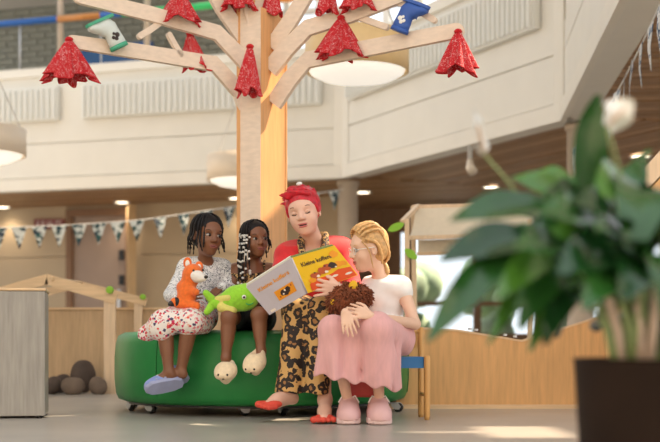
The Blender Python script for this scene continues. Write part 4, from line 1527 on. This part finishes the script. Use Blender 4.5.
hp += [elp(T(-.016, sd * .074, .022), (.046 * hs, .014 * hs, .044 * hs), RW, .012) for sd in (-1, 1)]
rnd = random.Random(8)
for i in range(48):
    a = rnd.uniform(-math.pi, math.pi)
    e = rnd.uniform(.15, 1.35)
    ca, sa = math.cos(a) * math.cos(e), math.sin(a) * math.cos(e)
    if math.cos(a) > .4 and e < .55:
        continue
    p = T(-.022 + .095 * ca, .081 * sa, .048 + .080 * math.sin(e))
    d = RW @ V((.6 * ca + .25, .7 * sa - .55, .35 * math.sin(e)))
    hp.append(cone(p, p + d.normalized() * .030, .011, .003, .008))
for i in range(9):
    t = i / 8 - .5
    p = T(.060, t * .11, .100 - .05 * t * t)
    hp.append(cone(p, p + RW @ V((.014, -.036, .016 - .01 * t)), .013, .003, .004))
hr_ = sdf('hair', hp, .0045, M['hair_red'], wm)
MB().ell(T(.030, .012, .142), (.012, .016, .010), RW).build('hair_flower', M['bead'], hr_, True)
cg = torso(j, s, .014) + arms(j, s, .014, fore=False) + [cone(j['el'][0], lerp(j['el'][0], j['wr'][0], .6), .050, .045, .02), cone(j['el'][1], lerp(j['el'][1], j['wr'][1], .42), .050, .046, .02),
      elp(j['neck'] + V((-.012, -.10, -.035)), (.050, .10, .105), None, .008, 'sub'), plane(j['neck'] + up * .012, V((0, -.5, 1)))]
sdf('cardigan', cg, .006, M['red_knit'], wm)
cl = MB()
nk = j['neck']
for sg_ in (-1, 1):
    cl.tube([nk + V((sg_ * .005 - .01, .055, .035)), nk + V((sg_ * .058 - .006, .005, .030)), nk + V((sg_ * .064 - .008, -.075, -.012)), nk + V((sg_ * .052 - .012, -.125, -.07)), nk + V((sg_ * .02 - .012, -.135, -.16))], [.016, .022, .021, .018, .012], 10)
cl.build('collar', M['leopard_small'], wm, True)
an0, an1 = j['an']
pt = [cone(j['hip'][0], j['hip'][1], .115, None, .04), cone(j['hip'][0], j['kn'][0], .100, .078, .03), cone(j['hip'][1], j['kn'][1], .100, .078, .03),
      cone(j['kn'][0], an0 + V((0, .0, -.02)), .076, .070, .02), cone(j['kn'][1], an1 + V((-.045, 0, -.02)), .076, .068, .02), plane(P(305, 393, 5.85), V((-.04, 0, -1)))]
sdf('trousers', pt, .006, M['leopard'], wm, disp=lambda x, y, z: .004 * np.sin(55 * x + 9 * z) * np.clip((.4 - z) * 8, 0, 1))
for (b_, tdir, w_) in ((P(270, 404, 5.765), V((-.80, -.58, -.05)), V((.5, -.8, -.12))), (P(324, 418, 5.67), V((-.05, -1, 0)), V((1, 0, 0)))):
    w_ = w_.normalized()
    td = tdir.normalized()
    pr = [elp(b_ - td * .012 - up * .002, (.050, .042, .022), None, .02)]
    for i in range(5):
        off = (i - 2) * .0235
        q = b_ + w_ * off + td * (.018 + .006 * (2 - abs(i - 1.5))) - up * .006
        pr.append(cone(q - td * .02, q + td * .020, .0125 + (.003 if i == 0 else 0), .0135 + (.003 if i == 0 else 0), .003))
    sdf('toe_cover', pr, .0045, M['toe_red'], wm)

# ---- blond girl with glasses
j = dict(pel=P(388, 336, 5.98), chest=P(384, 299, 6.00), neck=P(382, 276, 6.00), hc=P(368, 249, 5.96),
         sh=(P(371, 286, 6.06), P(402, 287, 5.95)), el=(P(354, 311, 5.88), P(415, 324, 5.88)), wr=(P(345, 312, 5.50), P(371, 316, 5.50)),
         hip=(P(379, 338, 6.04), P(395, 338, 5.93)), kn=(P(333, 330, 5.60), P(377, 328, 5.54)), an=(P(347, 397, 5.72), P(379, 397, 5.70)))
R3 = Rhead(-72, 12, 3)
g3 = thing('person', 'blond girl with glasses in white top and long pink skirt on the small chair', 'person', base_of(j))
s, hs = .74, .96
pr = torso(j, s) + arms(j, s) + legs(j, .74) + neckp(j, R3, hs, s) + head_prims(j['hc'], R3, hs)
pr += hand(j['wr'][0], V((.20, -.30, -.9)), V((.1, 1, -.2)), V((1, 0, 0)), .76, .18) + hand(j['wr'][1], V((-.95, -.05, .30)), V((-.1, 1, -.2)), V((0, 0, 1)), .76, .3)
sdf('body', pr, .005, M['skin_pale2'], g3)
face(g3, j['hc'], R3, hs, 'lip_pale', 'hair_blond', 'skin_pale2', gaze=(0, -.002))
c = j['hc']
T = lambda x, y, z: c + R3 @ (V((x, y, z)) * hs)
cap = sdf('hair', [elp(T(-.022, 0, .044), (.096 * hs, .083 * hs, .080 * hs), R3, .01), elp(T(-.045, 0, -.004), (.066 * hs, .076 * hs, .075 * hs), R3, .02), elp(T(.066, 0, -.016), (.062 * hs, .066 * hs, .067 * hs), R3, .012, 'sub'), elp(T(.010, .085, -.025), (.034 * hs, .03 * hs, .055 * hs), R3, .012, 'sub')], .005, M['hair_blond'], g3)
mb = MB()
for i in range(9):
    y = (i - 4) * .0185
    w = math.sqrt(max(0, 1 - (y / .086) ** 2))
    braid(mb, [T(.064 * (.6 + .4 * w), y, .060 + .05 * w * w), T(.02, y * 1.05, .048 + .084 * w), T(-.05, y * 1.05, .048 + .080 * w), T(-.105 * (.4 + .6 * w), y * .9, .048 * w), T(-.095, y * .55, -.045), T(-.075, y * .35, -.085)], .0095 * hs, 30)
braid(mb, [T(.035, .076, .056), T(.004, .086, .044), T(-.022, .090, .020), T(-.036, .084, -.035), T(-.035, .072, -.085)], .010 * hs, 20)
braid(mb, [T(.052, .066, .050), T(.034, .078, .018), T(.022, .078, -.02), T(.018, .072, -.06), T(.014, .064, -.10)], .004 * hs, 16)
braid(mb, [T(-.07, 0, -.08), T(-.075, .02, -.115), T(-.07, .03, -.15)], .015 * hs, 14)
mb.build('braids', M['hair_blond'], cap, True)
gl = MB()
for sd in (-1, 1):
    gl.tube([T(.094 - .010 * (1 - math.cos(a)) * .2 - .006 * abs(math.cos(a)), sd * .034 + .021 * math.cos(a), .004 + .018 * math.sin(a)) for a in [i * math.pi / 10 for i in range(21)]], .0018, 6)
    gl.tube([T(.086, sd * .056, .010), T(.05, sd * .074, .010), T(-.004, sd * .084, .008), T(-.014, sd * .083, -.008)], .0018, 6)
gl.tube([T(.094, -.014, .008), T(.099, 0, .011), T(.094, .014, .008)], .0018, 6)
glo = gl.build('glasses', M['white'], g3, True)
tp = torso(j, s, .007) + [cone(j['sh'][0], lerp(j['sh'][0], j['el'][0], .2), .043, .042, .02), cone(j['sh'][1], lerp(j['sh'][1], j['el'][1], .14), .044, .043, .02), plane(j['neck'] + up * .008, V((-.3, -.25, 1)))]
sdf('top', tp, .006, M['whitetop'], g3, disp=lambda x, y, z: .0025 * np.sin(70 * z + 30 * x))
tr = MB()
for i in range(26):
    f = i / 25
    q = lerp(P(372, 314, 5.86), P(404, 318, 5.84), f)
    tr.ell(q + V((0, .0, .006 * math.sin(i * 1.7))), (.008, .006, .006), nu=8, nv=6)
tr.build('lace_trim', M['bead'], g3, True)
k0, k1 = j['kn']
mid = lerp(k0, k1, .5) + V((0, .03, -.01))
sk = [cone(j['hip'][0], j['hip'][1], .092, None, .04), cone(j['hip'][0], k0, .088, .064, .04), cone(j['hip'][1], k1, .090, .070, .04), cone(lerp(j['hip'][0], j['hip'][1], .5), mid, .085, .055, .05), cone(k0, k1, .022, .024, .04)]
for (a, b, r0, r1) in ((k0, P(322, 384, 5.60), .060, .034), (k0, P(337, 382, 5.56), .060, .030), (mid, P(345, 380, 5.58), .050, .034), (mid, P(357, 382, 5.60), .048, .034), (k1, P(366, 384, 5.56), .060, .030), (k1, P(384, 392, 5.56), .064, .030), (k1, P(396, 394, 5.66), .06, .034), (lerp(j['hip'][1], k1, .5), P(398, 388, 5.72), .07, .03)):
    sk.append(cone(a, b, r0, r1, .030))
sk.append(plane(P(313, 374, 5.6), V((-.20, 0, -1))))
sdf('skirt', sk, .006, M['pink'], g3, disp=lambda x, y, z: .010 * np.sin(68 * x + 8 * z + 2 * np.sin(9 * z)) * np.clip((.42 - z) * 6, 0, 1))
sdf('skirt_lining', [cone(P(352, 360, 5.78), P(357, 396, 5.80), .04, .035, .03), cone(P(366, 360, 5.78), P(369, 394, 5.80), .045, .04, .03), plane(P(360, 397, 5.8), V((0, 0, -1)))], .006, M['pinklining'], g3)
shoe(g3, V((fl(349, 5.74).x, 5.79, .002)), V((-.02, -1, 0)), up, .225, .122, 'pinkshoe', 'pinksole', 'sneaker')
shoe(g3, V((fl(378, 5.72).x, 5.77, .002)), V((.03, -1, 0)), up, .225, .126, 'pinkshoe', 'pinksole', 'sneaker')

# ------------------------------------------------------------------ plush toys
fx = thing('plush_fox', 'orange plush fox with white muzzle held in the arms of a girl', 'plush toy', P(188, 308, 6.0))
Yf = 6.06
sdf('body', [elp(P(187, 295, Yf), (.050, .05, .062), None, .02), cone(P(187, 286, Yf), P(192, 276, Yf), .040, .045, .02), elp(P(193, 273, Yf), (.050, .052, .047), None, .02), cone(P(178, 303, Yf - .02), P(196, 306, Yf - .04), .026, .022, .02), cone(P(181, 287, Yf), P(196, 292, Yf - .05), .022, .018, .02)], .005, M['orange_plush'], fx)
for (px, py, Y) in ((187.5, 263, Yf), (199, 267, Yf + .045)):
    e = sdf('ear', [elp(P(px, py, Y), (.022, .014, .030), None, .01)], .004, M['orange_plush'], fx)
    MB().ell(P(px, py + .5, Y - .010), (.012, .008, .018)).build('inner_ear', M['white_plush'], e, True)
sdf('muzzle', [elp(P(197, 276, Yf - .024), (.042, .040, .030), Matrix.Rotation(.35, 3, 'Y'), .02), cone(P(197, 277, Yf - .03), P(204, 278.5, Yf - .05), .024, .012, .02)], .004, M['white_plush'], fx)
MB().ell(P(206, 277, Yf - .058), (.010, .009, .009)).build('nose', M['iris'], fx, True)
for q in (P(193.5, 270.5, Yf - .050), P(203, 270, Yf - .030)):
    MB().ell(q, .006).build('eye', M['iris'], fx, True)
sdf('tail', [cone(P(186, 301, Yf), P(175, 302, Yf - .03), .022, .024, .02)], .005, M['orange_plush'], fx)
sdf('tail_tip', [cone(P(176, 302, Yf - .03), P(170, 304, Yf - .04), .025, .012, .01)], .005, M['black'], fx)

gf = thing('plush_fish', 'lime green plush creature with yellow belly lying on a lap', 'plush toy', P(238, 312, 6.0))
Yg_ = 6.02
sdf('body', [elp(P(241, 298, Yg_), (.088, .060, .066), Matrix.Rotation(.2, 3, 'Y'), .02), cone(P(232, 301, Yg_), P(214, 303, Yg_), .050, .030, .03), elp(P(250, 292, Yg_), (.05, .045, .045), None, .03)], .005, M['lime_plush'], gf)
for (a, b) in (((214, 302), (206, 293)), ((213, 304), (207, 312))):
    sdf('tail_fin', [cone(P(a[0], a[1], Yg_), P(b[0], b[1], Yg_ - .02), .024, .017, .02)], .005, M['lime_plush'], gf)
sdf('belly', [cone(P(222, 307, Yg_ - .022), P(232, 310, Yg_ - .028), .026, .026, .02), cone(P(217, 299, Yg_ - .018), P(229, 298, Yg_ - .042), .014, .018, .02)], .005, M['yellow_plush'], gf)
MB().ell(P(244, 297, Yg_ - .068), (.011, .008, .011)).build('eye', M['white'], gf, True)
MB().ell(P(244, 297.3, Yg_ - .074), (.006, .005, .006)).build('pupil', M['iris'], gf, True)
MB().tube([P(246 + i * 1.2, 303.5 + 1.2 * math.sin(i * .6), Yg_ - .060 + .004 * i) for i in range(7)], .0025, 6).build('mouth', M['railgreen'], gf, True)

pl_ = thing('plush_monster', 'shaggy rust brown plush animal with mustard ears on the pink skirt', 'plush toy', P(352, 312, 5.7))
pc = P(351, 297, 5.72)
sdf('body', [elp(pc, (.098, .075, .066), None, .02), elp(P(340, 302, 5.70), (.06, .05, .05), None, .02)], .006, M['brown_fur'], pl_)
rnd = random.Random(2)
fu = MB()
for i in range(620):
    u_, v_ = rnd.uniform(-1, 1), rnd.uniform(0, 2 * math.pi)
    w_ = math.sqrt(1 - u_ * u_)
    n_ = V((w_ * math.cos(v_), w_ * math.sin(v_), u_))
    cc, rr = (pc, (.096, .073, .064)) if i % 4 else (P(340, 302, 5.70), (.058, .048, .048))
    q = cc + V((n_.x * rr[0], n_.y * rr[1], n_.z * rr[2]))
    d = (n_ + V((rnd.uniform(-.6, .6), rnd.uniform(-.6, .6), rnd.uniform(-.9, .2)))).normalized()
    fu.tube([q, q + d * .012, q + d * .022 - up * .004], [.005, .0035, .0008], 5)
fu.build('fur', M['brown_fur'], pl_, True, kind='stuff')
for (px, py, r) in ((353, 286, .021), (333, 302, .014)):
    sdf('ear', [elp(P(px, py, 5.67), (r, .014, r * 1.1), None, .01), elp(P(px + 1, py - 2, 5.67), (r * .6, .012, r * .8), None, .01)], .004, M['mustard'], pl_)

# ------------------------------------------------------------------ the picture book
bk = thing('picture_book', 'large open picture book with yellow front cover and lavender back cover', 'book', P(307, 293, 5.74))
S0, S1 = P(291.5, 258, 5.64), P(307, 293.5, 5.70)
B0, B1 = P(246, 287, 5.72), P(269.5, 315, 5.78)
F0, F1 = P(334.5, 245.5, 5.72), P(358, 275, 5.78)


def cover(TL, TR, BR_, BL, m, name):
    n = (TR - TL).cross(BL - TL).normalized()
    if n.y < 0:
        n = -n
    o = MB().prism([TL, TR, BR_, BL], n * .004).build(name, M[m], bk)
    def Q(u, v, d=.0015):     # u along the top, v down
        return lerp(lerp(TL, TR, u), lerp(BL, BR_, u), v) - n * d
    return o, Q, n


ob, QB, nb = cover(B0, S0, S1, B1, 'bk_lav', 'back_cover')
of, QF, nf = cover(S0, F0, F1, S1, 'bk_yel', 'front_cover')
MB().tube([S0 + V((0, .003, 0)), S1 + V((0, .003, 0))], .005, 8).build('spine', M['bk_lav'], bk, True)
for (a, b, c_, d_, n, m) in ((B0, S0, S1, B1, nb, 'paper'), (S0, F0, F1, S1, nf, 'bk_green')):
    q = [lerp(x, (a + b + c_ + d_) / 4, .03) + n * .006 for x in (a, b, c_, d_)]
    upv = ((a - d_) + (b - c_)).normalized() * .010
    MB().prism([q[0] + upv, q[1] + upv, q[2], q[3]], n * .014).build('pages', M[m], bk)


def text(body, Q, u0, v0, u1, size, m, par, n, vdir=1):
    cu = bpy.data.curves.new('text', 'FONT')
    cu.body = body
    cu.size = 1
    cu.offset = .02
    tmp = bpy.data.objects.new('text', cu)
    COL.objects.link(tmp)
    dg = bpy.context.evaluated_depsgraph_get()
    me = tmp.evaluated_get(dg).to_mesh()
    vs_ = [v.co.copy() for v in me.vertices]
    fs = [tuple(p.vertices) for p in me.polygons]
    bpy.data.objects.remove(tmp)
    w = max(v.x for v in vs_)
    mb = MB()
    mb.add([Q(u0 + (u1 - u0) * v.x / w, v0 - size * v.y, .0018) for v in vs_], fs)
    return mb.build('title', M[m], par)


def rect(Q, u0, v0, u1, v1, m, par, d=.0010, name='print'):
    MB().add([Q(u0, v0, d), Q(u1, v0, d), Q(u1, v1, d), Q(u0, v1, d)], [(0, 1, 2, 3)]).build(name, M[m], par)


def blob(Q, u, v, ru, rv, m, par, d=.0014, n=14, seed=0):
    rn = random.Random(seed)
    MB().add([Q(u + ru * math.cos(t) * rn.uniform(.8, 1.15), v + rv * math.sin(t) * rn.uniform(.8, 1.15), d) for t in [2 * math.pi * i / n for i in range(n)]], [tuple(range(n))]).build('print', M[m], par)


text('Kleine koffers', QF, .12, .30, .78, .16, 'bk_ink', of, nf)
text('Kleine koffers', QB, .14, .31, .84, .15, 'bk_orange', ob, nb)
rect(QB, .38, .52, .82, .80, 'bk_orange', ob)
for (u, v, a, b, m, sd) in ((.55, .66, .07, .09, 'bk_ink', 1), (.66, .64, .06, .09, 'bk_ink', 2), (.61, .71, .05, .06, 'bk_ink', 3), (.60, .62, .022, .03, 'bk_white', 4), (.67, .67, .025, .03, 'bk_orange', 5), (.54, .69, .02, .025, 'bk_white', 6), (.45, .72, .02, .03, 'bk_rust', 7), (.76, .58, .02, .03, 'bk_rust', 8)):
    blob(QB, u, v, a, b, m, ob, .0018 if m != 'bk_white' else .0022, seed=sd)
rect(QB, .08, .90, .20, .97, 'bk_white', ob, name='barcode_patch')
# front picture: red ground with rust creatures
MB().add([QF(u, v, .0010) for (u, v) in ((.10, .98), (.12, .80), (.26, .70), (.5, .74), (.75, .66), (.98, .70), (.985, .985), (.5, .99))], [tuple(range(8))]).build('print', M['bk_red'], of)
for (u, v, a, b, m, sd) in ((.30, .62, .10, .09, 'bk_rust', 11), (.46, .55, .10, .10, 'bk_rust', 12), (.58, .52, .10, .10, 'bk_rust', 13), (.70, .50, .09, .09, 'bk_ink', 14), (.82, .52, .09, .09, 'bk_orange', 15), (.92, .54, .06, .08, 'bk_orange', 16), (.20, .72, .07, .07, 'bk_orange', 17),
                            (.34, .66, .035, .035, 'bk_white', 18), (.52, .62, .04, .035, 'bk_white', 19), (.66, .56, .02, .025, 'bk_white', 20), (.74, .57, .02, .02, 'bk_white', 21), (.45, .70, .16, .025, 'bk_yel', 22), (.62, .80, .06, .035, 'bk_white', 23), (.88, .86, .07, .03, 'bk_white', 24), (.40, .86, .05, .03, 'bk_orange', 25), (.86, .22, .09, .10, 'bk_orange', 26), (.30, .55, .02, .02, 'bk_ink', 27), (.55, .46, .025, .02, 'bk_ink', 28), (.78, .62, .10, .03, 'bk_yel', 29)):
    blob(QF, u, v, a, b, m, of, .0018 if m not in ('bk_white', 'bk_ink') else .0022, seed=sd)

# ------------------------------------------------------------------ potted peace lily close to the camera
PC = V((.685, 2.5, 0))
lily = thing('potted_lily', 'large potted peace lily with glossy leaves in a dark brown planter', 'plant', PC)
pot = MB().lathe([(0, 0), (.150, 0), (.154, .01), (.174, .345), (.176, .357), (.160, .357), (.155, .33), (0, .33)], PC, 48)
pot.build('planter', M['pot'], lily, True)
MB().lathe([(0, .335), (.08, .340), (.156, .332)], PC, 32).build('soil', M['soil'], lily, True)


def leaf(base, mid, tip, w, m, roll=0.0, name='leaf', fold=.25, turn=True):
    base, mid, tip = V(base), V(mid), V(tip)
    if turn:
        w *= 1.2
        roll = roll * .4 - .95 * (tip - base).normalized().x
    nseg, nc = 10, 5
    pts = []
    for i in range(nseg + 1):
        t = i / nseg
        c = base * (1 - t) ** 2 + mid * 2 * t * (1 - t) + tip * t * t
        d = (mid - base) * (1 - t) + (tip - mid) * t
        d.normalize()
        side = d.cross(up)
        side = side.normalized() if side.length > .05 else V((1, 0, 0))
        nrm = side.cross(d).normalized()
        side = side * math.cos(roll) + nrm * math.sin(roll)
        nrm = side.cross(d).normalized()
        ww = w * (math.sin(math.pi * min(1, t * .93 + .03)) ** .8) * (1.12 - .35 * t)
        for k_ in range(nc):
            u_ = (k_ / (nc - 1) - .5) * 2
            pts.append(c + side * ww * .5 * u_ + nrm * (fold * ww * .5 * abs(u_) ** 1.3 + .006 * math.sin(9 * t + 2 * u_)))
    mb = MB().grid(pts, nc, nseg + 1)
    return mb.build(name, M[m], lily, True)


def stalk(a, b, c, r0=.005, r1=.003, m='stem'):
    a, b, c = V(a), V(b), V(c)
    MB().tube([a * (1 - t) ** 2 + b * 2 * t * (1 - t) + c * t * t for t in [i / 8 for i in range(9)]], [r0 + (r1 - r0) * i / 8 for i in range(9)], 7).build('stalk', M[m], lily, True)


root = PC + up * .335
rnd = random.Random(21)


def addleaf(bp, mp, tp, Yb, Ym, Yt, w, m, roll=0.0):
    b, mm, t = P(*bp, Yb), P(*mp, Ym), P(*tp, Yt)
    leaf(b, mm, t, w, m, roll)
    r0 = root + V((rnd.uniform(-.07, .03), rnd.uniform(-.06, .06), 0))
    stalk(r0, lerp(r0, b, .55) + up * .06, b)


LV = [((530, 252), (480, 262), (428, 342), 2.35, 2.25, 2.2, .062, 'leaf', .5), ((575, 230), (520, 190), (450, 222), 2.45, 2.4, 2.35, .075, 'leaf', -.3),
      ((560, 250), (500, 225), (440, 262), 2.35, 2.3, 2.25, .070, 'leaf3', .2), ((585, 240), (540, 200), (475, 205), 2.6, 2.65, 2.7, .075, 'leaf', -.2),
      ((590, 230), (560, 180), (510, 178), 2.6, 2.6, 2.6, .06, 'leaf2', .3), ((596, 235), (580, 160), (598, 95), 2.55, 2.5, 2.45, .075, 'leaf', 1.1),
      ((600, 210), (590, 190), (545, 195), 2.45, 2.4, 2.3, .075, 'leaf3', 0.0), ((560, 262), (530, 250), (498, 300), 2.3, 2.2, 2.15, .055, 'leaf2', .4),
      ((575, 270), (545, 262), (520, 330), 2.35, 2.25, 2.2, .060, 'leaf', .6), ((585, 280), (560, 280), (545, 345), 2.4, 2.3, 2.25, .055, 'leaf3', .7),
      ((590, 260), (560, 235), (515, 250), 2.3, 2.2, 2.1, .080, 'leaf', -.1), ((610, 240), (590, 205), (540, 215), 2.3, 2.2, 2.15, .085, 'leaf', .15),
      ((625, 235), (615, 200), (575, 205), 2.3, 2.25, 2.2, .085, 'leaf3', .1), ((640, 230), (640, 190), (605, 190), 2.4, 2.35, 2.3, .085, 'leaf', .2),
      ((650, 240), (665, 195), (640, 185), 2.45, 2.4, 2.35, .085, 'leaf3', -.2), ((655, 235), (690, 190), (720, 215), 2.45, 2.4, 2.4, .09, 'leaf', 0.1),
      ((620, 260), (600, 240), (560, 275), 2.25, 2.15, 2.1, .085, 'leaf3', .3), ((630, 270), (615, 250), (585, 310), 2.25, 2.15, 2.1, .075, 'leaf', .4),
      ((645, 265), (645, 245), (625, 300), 2.25, 2.15, 2.1, .085, 'leaf3', .4), ((660, 265), (675, 240), (665, 310), 2.25, 2.15, 2.1, .085, 'leaf', .2),
      ((670, 255), (700, 240), (730, 300), 2.3, 2.2, 2.2, .085, 'leaf3', .1), 
      ((565, 240), (540, 235), (490, 245), 2.5, 2.5, 2.45, .07, 'leaf2', -.4), ((605, 225), (570, 215), (525, 235), 2.4, 2.4, 2.35, .07, 'leaf', -.5),
      ((580, 215), (555, 170), (535, 172), 2.7, 2.75, 2.8, .055, 'leaf2', .5),
      ((540, 262), (525, 275), (488, 345), 2.45, 2.4, 2.35, .035, 'leaf2', .6), ((635, 215), (625, 170), (650, 150), 2.65, 2.7, 2.75, .06, 'leaf', .8),
      ((560, 285), (545, 310), (530, 352), 2.5, 2.45, 2.4, .03, 'leaf2', .8), ((600, 250), (575, 225), (545, 262), 2.55, 2.5, 2.45, .08, 'leaf3', 0.3), ((635, 255), (620, 228), (600, 232), 2.2, 2.1, 2.05, .085, 'leaf', 0.0)]
for a in LV:
    addleaf(*a)
for i in range(46):
    ang = rnd.uniform(0, 2 * math.pi)
    e = rnd.uniform(.08, .26)
    h = rnd.uniform(.06, .36)
    u_ = V((math.cos(ang), math.sin(ang), 0))
    if u_.y < -.2:
        h = max(h, .24)
    b = root + u_ * e * .55 + up * h
    mid_ = b + u_ * .09 + up * rnd.uniform(.03, .09)
    t = b + u_ * rnd.uniform(.17, .24) - up * rnd.uniform(-.02, .12)
    leaf(b, mid_, t, rnd.uniform(.075, .11), rnd.choice(['leaf', 'leaf3', 'leaf2', 'leaf3']), rnd.uniform(-.4, .4))
    stalk(root + u_ * .03, root + u_ * e * .3 + up * h * .6, b)


def spathe(base, tip, w, stalk_root):
    base, tip = V(base), V(tip)
    L = (tip - base).length
    leaf(base, (base + tip) / 2 + V((0, .03, 0)), tip, w, 'spathe', 1.35, 'spathe', .3, False)
    MB().tube([base, lerp(base, tip, .2) + V((0, -.012, 0)), lerp(base, tip, .55) + V((0, -.016, 0)), lerp(base, tip, .62) + V((0, -.016, 0))], [.003, .005, .004, .002], 8).build('spadix', M['sheath'], lily, True)
    stalk(stalk_root, lerp(stalk_root, base, .5) + up * .05, base, .004, .003)


spathe(P(484, 154, 2.55), P(472, 108, 2.5), .055, root + V((-.05, 0, 0)))
spathe(P(607, 126, 2.3), P(632, 100, 2.3), .070, root + V((0, -.04, 0)))
for (a, b, m) in (((622, 352), (604, 285), 'sheath'), ((621, 352), (611, 298), 'sheath'), ((640, 352), (636, 290), 'sheath'), ((632, 352), (618, 275), 'stem'), ((618, 352), (596, 295), 'stem'), ((648, 352), (655, 280), 'sheath'), ((628, 352), (640, 285), 'stem')):
    A, B = P(*a, 2.40), P(*b, 2.36)
    A.z = .335
    MB().tube([A, lerp(A, B, .5) + V((.004, 0, 0)), B], [.012, .010, .005], 9).build('stem_sheath', M[m], lily, True)
